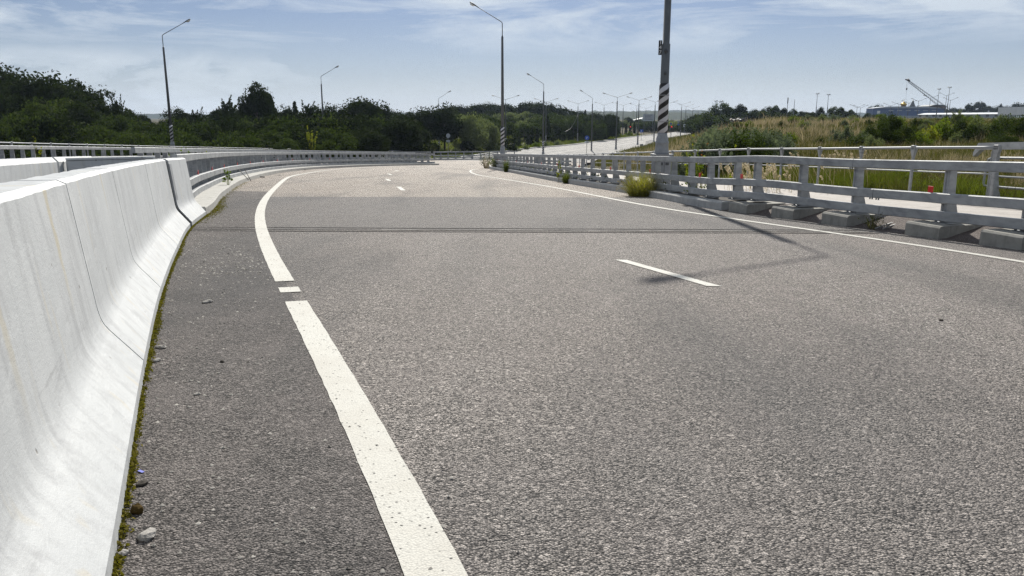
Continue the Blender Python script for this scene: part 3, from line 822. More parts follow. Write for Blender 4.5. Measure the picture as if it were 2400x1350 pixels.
# pipe handrails
def handrail(name, label, pts, ztop, sp, h, lower=()):
    root = thing(name, label, 'handrail')
    P = catmull(pts, .4); s = arclen(P)
    zt = lambda q: float(ztop(q[0], q[1]))
    mb = MB(); mb.tube([(q[0], q[1], zt(q) - .03) for q in P], .034, 8); mb.build('top_pipe', M['steelpipe'], root)
    for dz in lower:
        mb = MB(); mb.tube([(q[0], q[1], zt(q) - dz) for q in P], .02, 6); mb.build('lower_pipe', M['steelpipe'], root)
    pm = MB(); pm.box((0, 0, -h / 2 - .07), (.07, .055, h), bev=.006)
    pm.add([(-.085, -.045, -.075), (.085, -.045, -.075), (.085, .045, -.075), (-.085, .045, -.075), (-.035, -.03, -.26), (.035, -.03, -.26), (.035, .03, -.26), (-.035, .03, -.26)], [(3, 2, 1, 0), (4, 5, 6, 7)][::-1] + [(0, 4, 5, 1)[::-1], (1, 5, 6, 2)[::-1], (2, 6, 7, 3)[::-1], (3, 7, 4, 0)[::-1]])
    pm.box((0, 0, .015), (.12, .10, .03), bev=.008); pm.box((-.072, 0, -.035), (.018, .085, .085)); pm.box((.072, 0, -.035), (.018, .085, .085))
    pm = pm.mesh('post'); pm.materials.append(M['galv'])
    T = tang(P)
    for ss in np.arange(sp * .02, s[-1], sp):
        x = np.interp(ss, s, P[:, 0]); y = np.interp(ss, s, P[:, 1]); i = int(np.argmin(abs(s - ss)))
        e = link('post', pm, None, root, (x, y, zt((x, y)))); e.rotation_euler = (0, 0, math.atan2(T[i][1], T[i][0]))
    return root
M['steelpipe'] = simple('steel_pipe', (.25, .26, .27), .55, .2, .12, 10)
zt_ = fx([(13, -.45), (20, -.73), (25, -.95), (30.4, -1.18), (41, -1.76), (61.8, -2.88), (77, -3.55)])
PH = [(p[0], p[1]) for p in PIPE[(PIPE[:, 1] > 17.3)][::6]]
PH = [(10.3 + (20 - 17.4) * .22, 17.4)] + PH[1:]
handrail('handrail', 'slim pipe handrail on posts along the grass behind the right guardrail', PH, lambda x, y: zt_(y), 2.6, 1.28, (.62,))
PO = [tuple(p) for p in offset(GO1, 2.0, -1)[::10]]
handrail('handrail', 'thin pipe handrail behind the outer left guardrail, under the dark wood', PO, lambda x, y: road_z(x, y) + 1.42, 2.6, 1.3)

# second guardrail with pipe rails whose end shows at the right frame edge
ur = thing('guardrail_end', 'end of a second guardrail with bent pipe rails at the right frame edge', 'guardrail', (0, 0, 0))
e0 = np.array(at(2293, 335, 19.2)); e1 = np.array(at(2440, 331.5, 16.6))
dv = e1 - e0; L = np.linalg.norm(dv[:2]); du = dv[:2] / L; ang = math.atan2(du[1], du[0]); dn = np.array((-du[1], du[0]))
def ue(a, o, z): 
    return (e0[0] + du[0] * a + dn[0] * o, e0[1] + du[1] * a + dn[1] * o, e0[2] + dv[2] / L * a + z)
mb = MB()
prf = [(0, 0), (9, 0), (9, -.165), (.12, -.165), (-.17, -.33), (-.20, -.30), (-.20, -.24), (-.16, -.19)]
mb.prism(prf, 0, .11, lambda p, d: ue(p[0], d, p[1])); mb.build('top_rail', M['galv'], ur)
for a in (.52, 3.4):
    p_ = ue(a, .11, -1.375); pm2 = post_mesh(.0, 1.2, 'post')
    q = link('post', pm2, M['galv'], ur, p_); q.rotation_euler = (0, 0, ang); q.scale = (1.1, 1, 1)
    mb = MB(); mb.box((0, .15, .02), (.5, .55, .04)); mb.build('base_plate', M['galv'], q)
mb = MB()
mb.tube([ue(9, .34, -.36), ue(.05, .34, -.36), ue(-.08, .34, -.40), ue(-.15, .34, -.52), ue(-.19, .34, -.98), ue(-.14, .34, -1.04), ue(-.05, .34, -1.05), ue(9, .34, -1.05)], .03, 8); mb.build('pipe_loop', M['steelpipe'], ur)
mb = MB(); mb.tube([ue(9, .34, -.80), ue(.25, .34, -.80), ue(.18, .34, -.76), ue(.15, .34, -.62)], .026, 8); mb.build('middle_pipe', M['steelpipe'], ur)
mh = at(2238, 458, 20.4); mt = thing('manhole_cover', 'raised round manhole rim on the pavement near the right frame edge', 'manhole', (mh[0], mh[1], plane(mh[0], mh[1]) + .26))
mb = MB(); mb.lathe([(.44, -.1), (.46, .07), (.40, .10), (.36, .10), (.35, .03)], 24); mb.build('rim', M['kerb_light'], mt)
mb = MB(); mb.lathe([(.345, .0), (.345, .045), (.2, .055)], 24); mb.build('lid', M['darkmetal'], mt)

# ------------------------------------------------------------------ lamps
def lamp_parts(root, ped, twin, stripe=True, sleeve=False, bend_r=.22):
    zb = ped
    if ped > .3:
        mb = MB(); q = math.sqrt(2)
        mb.lathe([(.30 * q, -.6), (.30 * q, .06), (.27 * q, .10), (.255 * q, ped - .10), (.27 * q, ped - .08), (.30 * q, ped - .05), (.305 * q, ped)], 4, rot=PI / 4, smooth=False)
        b = mb.build('pedestal', M['lampbase'], root)
        mb = MB()
        for sx, sy, rz in ((-.09, -.2615, 0), (.12, -.2615, 0)): mb.box((sx, sy, ped - .32), (.12, .012, .09))
        mb.box((.02, -.2625, ped * .5), (.014, .012, ped - .2)); mb.build('seam', M['darkmetal'], b)
    mb = MB(); mb.lathe([(.25, zb + .001), (.245, zb + .05), (.225, zb + .16), (.215, zb + .34), (.23, zb + .36), (.232, zb + .40), (.20, zb + .44), (.205, zb + .50), (.19, zb + .55), (.165, zb + .62), (.16, zb + .70)], 16); mb.build('base_bell', M['lampbase'], root)
    z0 = zb + .70; z1 = z0 + 1.6; zt = zb + 10.0
    mb = MB()
    if sleeve:
        zs = zb + 3.55
        mb.lathe([(.150, z0), (.138, zs), (.115, zs + .004), (.105, zt - .35), (.10, zt - .18), (.045, zt)], 14)
    else:
        mb.lathe([(.150, z0), (.095, zt - .35), (.10, zt - .18), (.045, zt)], 12)
    mb.build('pole', M['lampgrey'], root)
    if stripe:
        mb = MB(); mb.lathe([(.172, 0), (.168, .36), (.170, .362), (.166, 1.22), (.168, 1.222), (.163, 1.6)], 20, smooth=True)
        mb.build('striped_band', M['stripes'], root, (0, 0, z0))
    if sleeve:
        mb = MB()
        for zz in (.36, 1.22): mb.lathe([(.174, zz - .012), (.174, zz + .012)], 20)
        mb.build('band_strap', M['lampbase'], root, (0, 0, z0))
        mb = MB()
        for zz, r_ in ((zb + 3.32, .075), (zb + 2.62, .06)):
            mb.ball((-.03, -.125, zz), (r_ * .9, .035, r_ * 1.1), 10, 6)
        mb.build('hatch_bump', M['darkmetal'], root)
    for sg in ((-1, 1) if twin else (-1,)):
        if twin: pts = [(0, 0, zt - .1), (0, 0, zt + .55), (sg * .05, 0, zt + .66), (sg * .14, 0, zt + .72), (sg * 2.25, 0, zt + 1.38)]
        else: pts = [(0, 0, zt - .1), (0, 0, zt + .95), (sg * .03, 0, zt + 1.05), (sg * .12, 0, zt + 1.13), (sg * 2.1, 0, zt + 2.27)]
        mb = MB(); mb.tube(pts, [.036, .036, .034, .034, .026], 8); mb.build('arm', M['lampgrey'], root)
        a = np.array(pts[-1]); d = a - np.array(pts[-2]); d /= np.linalg.norm(d)
        up = np.array((-d[2] * sg, 0, abs(d[0]))); 
        Lh = .78
        secs = [(-.12, .035, .035, 0), (.02, .06, .05, 0), (.25, .12, .075, .0), (.5, .155, .085, .0), (.68, .13, .07, 0), (.78, .05, .03, 0)]
        V = []; F = []; n = 10
        for (t, w_, hh, _) in secs:
            for k in range(n):
                q = 2 * PI * k / n; cz = math.sin(q); 
                hgt = hh * (1.0 if cz > 0 else .45) * cz
                p = a + d * t + up * hgt; V.append((p[0], p[1] + w_ * math.cos(q), p[2]))
        for i in range(len(secs) - 1):
            for k in range(n): F.append((i * n + k, i * n + (k + 1) % n, (i + 1) * n + (k + 1) % n, (i + 1) * n + k))
        F.append(tuple(range(n))[::-1]); F.append(tuple((len(secs) - 1) * n + k for k in range(n)))
        mb = MB(); mb.add(V, F, True); h = mb.build('lamp_head', M['lampgrey'], root)
        c = a + d * .5 - up * .055
        mb = MB(); V = []; 
        base = MB(); base.ball((0, 0, 0), (.22, .12, .10), 10, 6)
        for (x, y, z) in base.v:
            p = c + d * x - up * (-z); V.append((p[0], p[1] + y, p[2]))
        mb.add(V, base.f, True); mb.build('lamp_glass', M['glass'], h)

SG = 'single arm lamps along the ramp'
L0 = (5.05, 26.3, plane(5.05, 26.3) + .05)
lampA = thing('street_lamp', 'nearest lamp with big striped band and number plate, its top out of frame', 'street lamp', L0, R(8), SG)
lamp_parts(lampA, 1.3, False, True, True)
# number plate 147
mb = MB(); mb.box((-.20, -.02, 5.03 - .30), (.115, .02, .46), bev=.004); pl_ = mb.build('number_plate', M['black'], lampA)
def text_mesh(body, size, align='CENTER'):
    cu = bpy.data.curves.new('numeral', 'FONT'); cu.body = body; cu.size = size; cu.align_x = align; cu.align_y = 'CENTER'; cu.extrude = .002
    ob = bpy.data.objects.new('numeral', cu); COL.objects.link(ob)
    dg = bpy.context.evaluated_depsgraph_get(); me = bpy.data.meshes.new_from_object(ob.evaluated_get(dg))
    COL.objects.unlink(ob); bpy.data.objects.remove(ob); return me
for k, ch in enumerate('147'):
    t_ = link('numeral', text_mesh(ch, .17), M['white'], pl_, (-.20, -.0335, 4.885 - k * .152)); t_.rotation_euler = (PI / 2, 0, 0)
mb = MB(); mb.tube([(-.14, 0, 4.72), (0, 0, 4.72)], .01, 6); mb.build('plate_bracket', M['darkmetal'], lampA)
proto = thing('street_lamp', 'dark single arm lamp with striped band standing at the far tip of the right guardrail', 'street lamp', (0, 0, 0), 0, SG)
lamp_parts(proto, 1.3, False, True, False)
def lampset(px, yb, Y, rz, label, first=False):
    p = at(px, yb, Y); loc = (p[0], Y, p[2] - 1.3)
    if first: proto.location = loc; proto.rotation_euler = (0, 0, rz); return proto
    return dup(proto, loc, rz, None, label, SG)
lampset(1178, 360, 69, R(6), '', True)
lampset(1273, 365, 124, R(14), 'striped single arm lamp next right of the dark lamp, arm pointing left')
lampset(1386, 360, 160, R(18), 'single arm lamp beside the round blue sign on the valley road')
lampset(405, 347, 80, R(180 + 14), 'tallest single arm lamp at left before the wooded hill')
lampset(761, 352, 121, R(180 + 5), 'single arm lamp against the middle of the dark wood')
lampset(1030, 358, 164, R(180 - 14), 'smallest single arm lamp, arm pointing right, beside the wood end')

TG = 'twin arm lamps along the valley road'
twin = thing('twin_street_lamp', 'x', 'street lamp', (0, 0, -100), 0, TG)
lamp_parts(twin, .25, True, True, False)
TW = [(1185, 233, 165, 'twin arm lamp half hidden behind the dark single arm lamp'), (1280, 239, 189, 'twin arm lamp just right of the second right-hand single arm lamp'),
      (1355, 243, 215, 'twin arm lamp with a loose cable hanging from its pole'), (1416, 246, 250, 'twin arm lamp between the blue sign lamp and the tall roadside lamp'),
      (1461, 247, 289, 'fifth twin arm lamp on the left kerb of the valley road'), (1493, 248, 320, 'sixth twin arm lamp on the left kerb, partly behind a nearer twin lamp'), (1514, 254, 372, 'farthest small twin arm lamp left of the nearest striped lamp, by the grey sign board'),
      (1447, 228, 160, 'tallest twin arm lamp on the right edge of the valley road'), (1498, 235, 187, 'second tallest twin arm lamp on the right road edge beside the utility box'), (1536, 239, 210, 'twin arm lamp whose right arm is hidden behind the striped pole'),
      (1564, 243, 237, 'first twin arm lamp right of the striped pole by the red signal'), (1598, 245, 264, 'second twin arm lamp right of the striped pole'), (1608, 250, 330, 'small twin arm lamp close behind a taller one right of the striped pole'), (1624, 254, 356, 'small twin arm lamp beyond the square crossing sign'), (1637, 258, 405, 'tiny last twin arm lamp before the trees at the valley end')]
for k, (px, py, Y, lab) in enumerate(TW):
    p = at(px, py, Y); z = float(road_z(p[0], Y)); H = p[2] - z; sc = H / 10.95
    zl = (p[0], Y, z)
    if k == 0: twin.location = zl; twin.rotation_euler = (0, 0, R(-12)); twin.scale = (1, 1, sc); twin['label'] = lab
    else: dup(twin, zl, R(-14 if k < 7 else -10), (1, 1, sc), lab, TG)

# loose cable
mb = MB(); p0 = at(1355, 268, 214); p1 = at(1322, 308, 206)
mb.tube([tuple(np.array(p0) * (1 - t) + np.array(p1) * t + np.array((0, 0, -1.6 * math.sin(t * PI) * .8))) for t in np.linspace(0, 1, 10)], .03, 5)
tag(mb.build('hanging_cable', M['steel']), 'loose pale cable hanging from a twin lamp down to the verge', 'cable')

# ------------------------------------------------------------------ foliage generators
def leaves(C, size, rg, flat=0.0, droop=0.0):
    n = len(C); d = rg.normal(size=(n, 3)); 
    if droop: d[:, 2] -= droop
    d /= np.linalg.norm(d, axis=1, keepdims=True)
    e = rg.normal(size=(n, 3)); e = np.cross(d, e); e /= np.linalg.norm(e, axis=1, keepdims=True) + 1e-9
    s = (size * rg.uniform(.6, 1.35, n))[:, None]
    V = np.stack([C - d * s * .6, C + e * s * .38, C + d * s * .7, C - e * s * .38], 1).reshape(-1, 3)
    return V
def quads(V): return npmesh('crown', V, np.arange(len(V)).reshape(-1, 4))

def crown_broad(seed, ncl=26, per=320, zc=.60, rx=.33, rz=.36, cl=(.10, .17), size=.034, lo=.12):
    rg = np.random.default_rng(seed); C = []
    for k in range(ncl):
        d = rg.normal(size=3); d /= np.linalg.norm(d); r = rg.uniform(.45, 1.0) ** .6
        c = np.array((d[0] * rx * r, d[1] * rx * r, zc + d[2] * rz * r * .85))
        if c[2] < lo: c[2] = lo + rg.uniform(0, .1)
        cr = rg.uniform(*cl)
        q = rg.normal(size=(per, 3)); q /= np.linalg.norm(q, axis=1, keepdims=True)
        C.append(c + q * cr * (rg.uniform(.35, 1, (per, 1)) ** .5) * np.array((1, 1, .8)))
    # stray twigs breaking the outline
    q = rg.normal(size=(per * 2, 3)); q /= np.linalg.norm(q, axis=1, keepdims=True)
    C.append(np.array((0, 0, zc)) + q * np.array((rx, rx, rz)) * rg.uniform(.9, 1.25, (per * 2, 1)))
    C = np.vstack(C); C = C[C[:, 2] > .02]
    z = C[:, 2].max(); C[:, 2] *= 1.0 / z
    return quads(leaves(C, size, rg))
def crown_conifer(seed, n=3800, r=.2, size=.03):
    rg = np.random.default_rng(seed); C = []
    z = .05
    while z < .98:
        rr = r * (1 - z) ** .8 + .012; nb = 7
        for b in range(nb):
            a = rg.uniform(0, 2 * PI); m = int(n / 26 / nb * (1.3 - z)) + 6
            t = rg.uniform(.05, 1, m) ** .7
            ln = rr * rg.uniform(.75, 1.2)
            C.append(np.c_[np.cos(a) * t * ln + rg.normal(0, .010, m), np.sin(a) * t * ln + rg.normal(0, .010, m), z - t * .05 + rg.normal(0, .010, m)])
        z += .036
    return quads(leaves(np.vstack(C), size, rg))
def crown_spray(seed, nb=70, per=60, size=.028, lean=.0):
    """loose upright sprays, as of a wind-blown birch or willow"""
    rg = np.random.default_rng(seed); C = []
    for b in range(nb):
        a = rg.uniform(0, 2 * PI); z0 = rg.uniform(.1, .75); r0 = rg.uniform(.02, .2) * (1.2 - z0)
        ln = rg.uniform(.15, .34); t = np.linspace(0, 1, per)
        out = rg.uniform(.1, .55)
        x = (r0 + out * ln * t) * np.cos(a) + lean * t * ln; y = (r0 + out * ln * t) * np.sin(a); zz = z0 + ln * t * (1 - .25 * t)
        C.append(np.c_[x, y, zz] + rg.normal(0, .018, (per, 3)) * (1.15 - t)[:, None])
    C = np.vstack(C); C[:, 2] /= C[:, 2].max()
    return quads(leaves(C, size, rg, droop=.3))
def crown_round(seed, n=4200, size=.045):
    rg = np.random.default_rng(seed); q = rg.normal(size=(n, 3)); q /= np.linalg.norm(q, axis=1, keepdims=True)
    bump = 1 + .09 * np.sin(q[:, :1] * 6 + seed) + .08 * np.sin(q[:, 1:2] * 7 + q[:, 2:3] * 5)
    C = np.array((0, 0, .58)) + q * np.array((.5, .5, .42)) * bump * (rg.uniform(.6, 1, (n, 1)) ** .33)
    return quads(leaves(C, size, rg))
def crown_shrub(seed, nst=60, per=60, size=.05, spread=.5):
    rg = np.random.default_rng(seed); C = []
    for b in range(nst):
        a = rg.uniform(0, 2 * PI); r = rg.uniform(0, spread) ; h = rg.uniform(.55, 1.0) * (1 - .5 * (r / spread) ** 2)
        t = rg.uniform(.06, 1, per)
        C.append(np.c_[np.cos(a) * r * (.45 + .55 * t), np.sin(a) * r * (.45 + .55 * t), h * t] + rg.normal(0, .03, (per, 3)))
    C = np.vstack(C); C[:, 2] = np.clip(C[:, 2], .01, None); C[:, 2] /= C[:, 2].max()
    return quads(leaves(C, size, rg))
def trunk_mesh(seed, h=.55, r=.018, limbs=6):
    rg = random.Random(seed); mb = MB()
    mb.tube([(0, 0, -.08), (.004, .003, h * .4), (.01, -.004, h)], [r * 1.4, r, r * .35], 7)
    for k in range(limbs):
        a = rg.uniform(0, 2 * PI); z = h * rg.uniform(.35, .9); L = rg.uniform(.12, .26)
        mb.tube([(0, 0, z), (math.cos(a) * L * .5, math.sin(a) * L * .5, z + L * .35), (math.cos(a) * L, math.sin(a) * L, z + L * .75)], [r * .5, r * .33, r * .12], 5)
    return mb.mesh('trunk')

CR = {}
def setm(me, m): me.materials.append(M[m]); return me
for k in range(4):
    CR['broad%d' % k] = crown_broad(100 + k)
for k in range(2): CR['broadlow%d' % k] = crown_broad(200 + k, 24, 320, .50, .46, .44, (.13, .2), .036, .06)
CR['loose0'] = crown_broad(301, 20, 110, .62, .34, .34, (.06, .11), .03, .25)
CR['con0'] = crown_conifer(400); CR['con1'] = crown_conifer(401, 3200, .16)
CR['spray0'] = crown_spray(500); CR['spray1'] = crown_spray(501, 60, 55, .028, .12)
CR['round0'] = crown_round(600); CR['round1'] = crown_round(601)
for k in range(3): CR['shrub%d' % k] = crown_shrub(700 + k)
CR['shrubfine'] = crown_shrub(710, 90, 70, .036, .55)
TR = [trunk_mesh(k) for k in range(3)]
for t_ in TR: t_.materials.append(M['bark'])
MC = {}
def crown_of(kind, leaf):
    k = (kind, leaf)
    if k not in MC:
        me = CR[kind].copy(); me.materials.append(M[leaf]); MC[k] = me
    return MC[k]
def plant(name, label, cat, kind, leaf, loc, h, wd=1.0, group=None, trunk=True, rz=None):
    root = thing(name, label, cat, loc, rnd.uniform(0, 2 * PI) if rz is None else rz, group)
    root.scale = (h * wd, h * wd, h)
    link('crown', crown_of(kind, leaf), None, root)
    if trunk: link('trunk', TR[rnd.randrange(3)], None, root)
    return root
def tree_px(px, ytop, Y, kind, leaf, wd=1.0, label='', group=None, name='tree', cat='tree', trunk=True):
    p = at(px, ytop, Y); z = float(terr(p[0], Y)) - .15
    return plant(name, label, cat, kind, leaf, (p[0], Y, z), max(.5, p[2] - z), wd, group, trunk)

# --- the wood on the left
sky = fx([(-120, 150), (0, 150), (40, 158), (100, 166), (150, 172), (180, 192), (200, 215), (250, 240), (300, 255), (340, 268), (380, 270), (410, 256), (450, 260), (500, 258), (560, 252), (600, 245), (660, 252), (720, 244), (780, 246), (830, 232), (890, 236), (925, 250), (955, 262), (1000, 248), (1060, 244), (1100, 256)])
def where(px):
    if px < 120: return 'at the left frame edge'
    if px < 270: return 'on the hill slope left of the tallest left lamp'
    if px < 420: return 'around the tallest left lamp'
    if px < 570: return 'between the tallest left lamp and the lone high tree'
    if px < 700: return 'below the lone high double-crowned tree'
    if px < 800: return 'around the middle left lamp'
    if px < 930: return 'under the dark hump right of the middle lamp'
    return 'by the smallest left lamp'
GW = 'trees of the dark wood on the left'
bk = ['broad0', 'broad1', 'broad2', 'broad3', 'broadlow0']
for px in np.arange(-110, 1050, 31):
    x = px + rnd.uniform(-9, 9); y = float(sky(x)) + rnd.uniform(-9, 16)
    far = 150 if px > 300 else 128
    tree_px(x, y, far + rnd.uniform(-12, 14), rnd.choice(bk), 'leaf_dark', rnd.uniform(.75, 1.05), 'rear-rank skyline tree of the wood ' + where(px), GW)
for px in np.arange(-120, 985, 36):
    x = px + rnd.uniform(-12, 12); s0 = float(sky(x)); y = s0 + (300 - s0) * rnd.uniform(.28, .5)
    tree_px(x, y, rnd.uniform(104, 120), rnd.choice(bk), rnd.choice(['leaf_dark', 'leaf_mid']), rnd.uniform(.85, 1.15), 'middle-rank dusky tree of the wood ' + where(px), GW)
for px in np.arange(-110, 890, 33):
    x = px + rnd.uniform(-12, 12); s0 = float(sky(x)); y = s0 + (330 - s0) * rnd.uniform(.52, .75)
    tree_px(x, y, rnd.uniform(86, 99), rnd.choice(['broadlow0', 'broadlow1', 'broad2']), rnd.choice(['leaf_dark', 'leaf_mid', 'leaf_mid']), rnd.uniform(.85, 1.2), 'front-rank bushy tree of the wood ' + where(px), GW)
for px in np.arange(-110, 850, 46):
    x = px + rnd.uniform(-14, 14)
    tree_px(x, rnd.uniform(305, 330), rnd.uniform(80, 86), rnd.choice(['shrub0', 'broadlow1', 'shrub1']), rnd.choice(['leaf_dark', 'leaf_mid', 'leaf_mid']), rnd.uniform(.9, 1.3), 'low bush at the wood foot ' + where(px), 'bushes at the foot of the left wood', 'bush', 'bush', False)
# individual trees that stand out
tree_px(597, 191, 138, 'broad1', 'leaf_dark', .62, 'lone high double-crowned tree rising above the wood', None)
tree_px(616, 199, 140, 'broad3', 'leaf_dark', .48, 'second stem crown of the lone high tree, on its right side', None)
tree_px(527, 222, 132, 'spray1', 'leaf_dark', .9, 'wind-blown spiky tree left of the lone high tree', None)
tree_px(455, 250, 128, 'spray1', 'leaf_dark', .8, 'low spiky tree just right of the tallest left lamp', None)
tree_px(272, 220, 122, 'spray0', 'leaf_dark', .55, 'thin pointed tree at the end of the hill slope', None)
tree_px(228, 198, 134, 'loose0', 'leaf_dark', .9, 'loose see-through tree on the hill slope', None)
tree_px(205, 205, 137, 'loose0', 'leaf_dark', .8, 'open-crowned tree left of the loose see-through tree', None)
tree_px(690, 232, 138, 'con1', 'leaf_dark', .9, 'narrow pointed tree right of the lone high tree', None)
tree_px(715, 234, 136, 'spray0', 'leaf_dark', .9, 'bare twiggy tree left of the middle left lamp', None)
tree_px(850, 226, 142, 'broad0', 'leaf_dark', .95, 'broad dark tree forming the top of the hump in the wood', None)
tree_px(1110, 262, 152, 'broadlow0', 'leaf_pale', .72, 'pale grey-green willow left of the dark single arm lamp', None)
tree_px(1082, 270, 156, 'broadlow1', 'leaf_pale', .75, 'pale willow half hidden behind the wood end', None)
tree_px(1140, 280, 158, 'broadlow0', 'leaf_pale', .8, 'low pale willow right behind the dark single arm lamp', None)
GB = 'trees of the far wood behind the willow'
for k, px in enumerate(np.arange(1050, 1400, 15)):
    base = float(np.interp(px, [1050, 1080, 1150, 1190, 1250, 1300, 1345, 1400], [250, 246, 238, 243, 236, 240, 254, 266]))
    kind = rnd.choice(['broad3', 'broad1', 'broad2', 'broad0', 'spray0'])
    tree_px(px + rnd.uniform(-4, 4), base + (rnd.uniform(2, 7) if 'con' in kind else rnd.uniform(-3, 6)), rnd.uniform(320, 360), kind, 'leaf_conifer' if 'con' in kind else 'leaf_dark', 1.7 if 'con' in kind else 1.25, 'dark tree on the skyline of the far wood ' + ('behind the pale willow' if px < 1180 else 'right of the dark single arm lamp'), GB)
for k, px in enumerate(np.arange(1060, 1420, 22)):
    tree_px(px + rnd.uniform(-5, 5), rnd.uniform(262, 280) + (8 if px > 1300 else 0), rnd.uniform(235, 290), rnd.choice(['broad1', 'broad3', 'broadlow1', 'con1']), rnd.choice(['leaf_dark', 'leaf_mid', 'leaf_pale']), 1.0, 'green tree in the slope below the far wood ' + ('left' if px < 1230 else 'right') + ' of the second right-hand lamp', 'trees below the far wood')
for (rowY, ya, yb, st, pa, pb) in ((275, 256, 272, 17, 1060, 1440), (235, 268, 282, 19, 1075, 1420), (212, 280, 296, 21, 1085, 1270)):
    for px in np.arange(pa, pb, st):
        tree_px(px + rnd.uniform(-6, 6), rnd.uniform(ya, yb) + (6 if px > 1320 else 0), rowY + rnd.uniform(-9, 9), rnd.choice(['broadlow0', 'broadlow1', 'broad1', 'broad2']), rnd.choice(['leaf_dark', 'leaf_mid', 'leaf_mid', 'leaf_pale' if px < 1250 else 'leaf_mid']), rnd.uniform(1.1, 1.45), 'leafy tree massed between the verge and the far wood ' + ('left' if px < 1230 else 'right') + ' of the second right-hand lamp', 'trees massed above the verge')
tree_px(1283, 266, 215, 'con0', 'leaf_mid', 1.5, 'pointed bright green tree beside the second right-hand single arm lamp', None)
tree_px(1432, 264, 330, 'broadlow0', 'leaf_dark', .85, 'rounded dark willow by the end of the valley road', None)
tree_px(1416, 268, 340, 'broadlow1', 'leaf_dark', .8, 'dark willow just left of the rounded one at the valley end', None)
tree_px(1520, 287, 420, 'broadlow1', 'leaf_mid', 1.2, 'green tree below the grey sign board', None)
for k, px in enumerate(np.arange(1470, 1700, 17)):
    tree_px(px + rnd.uniform(-4, 4), rnd.uniform(272, 284), rnd.uniform(430, 500), rnd.choice(['broadlow0', 'broadlow1']), rnd.choice(['leaf_dark', 'leaf_mid']), 1.1, 'hazy tree in the row closing the valley ' + ('left' if px < 1540 else 'right') + ' of the striped pole', 'trees closing the valley')
# clipped round shrubs and columnar trees along the verge
for k, (px, yt, Y, w_) in enumerate([(915, 341, 139, 1.25), (934, 340, 140, 1.1), (956, 338, 138, 1.15), (975, 333, 142, .95), (1012, 334, 139, 1.1), (1095, 330, 150, 1.1), (1115, 322, 158, .9), (1140, 318, 160, .9), (1160, 316, 163, .95), (1195, 325, 158, .8), (1300, 318, 205, .9), (1318, 314, 214, .9), (1337, 316, 220, .8)]):
    tree_px(px, yt, Y, 'round%d' % (k % 2), 'leaf_dark', w_, 'round clipped dark shrub ' + ('in the row behind the far handrail' if px < 1050 else ('in the group left of the dark single arm lamp' if px < 1200 else 'in the row up the verge right of the second right-hand lamp')), 'clipped shrubs along the verge', 'shrub', 'shrub')
for k, px in enumerate([1207, 1216, 1238, 1247, 1259, 1322, 1362, 1372, 1385, 1398, 1409, 1422, 1440, 1452, 1468, 1478, 1487]):
    Y = float(np.interp(px, [1200, 1330, 1500], [175, 225, 330]))
    tree_px(px, float(np.interp(px, [1200, 1330, 1500], [302, 292, 286])) + rnd.uniform(-3, 3), Y, 'con1', rnd.choice(['leaf_dark', 'leaf_mid']), 1.15, 'slim columnar tree in the row up the verge ' + ('right of the dark single arm lamp' if px < 1300 else 'beyond the blue sign lamp'), 'columnar trees up the verge')
for k, px in enumerate(np.arange(905, 1500, 27)):
    Y = float(np.interp(px, [900, 1200, 1330, 1500], [132, 158, 200, 300])); 
    tree_px(px + rnd.uniform(-6, 6), float(np.interp(px, [900, 1150, 1330, 1500], [350, 345, 326, 308])) + rnd.uniform(-4, 4), Y, rnd.choice(['shrub0', 'shrub1', 'shrub2']), rnd.choice(['leaf_mid', 'leaf_bright', 'leaf_pale']), 1.6, 'low scruffy bush on the grass verge ' + ('behind the far guardrail' if px < 1180 else 'left of the valley road'), 'low bushes on the verge', 'bush', 'bush', False)

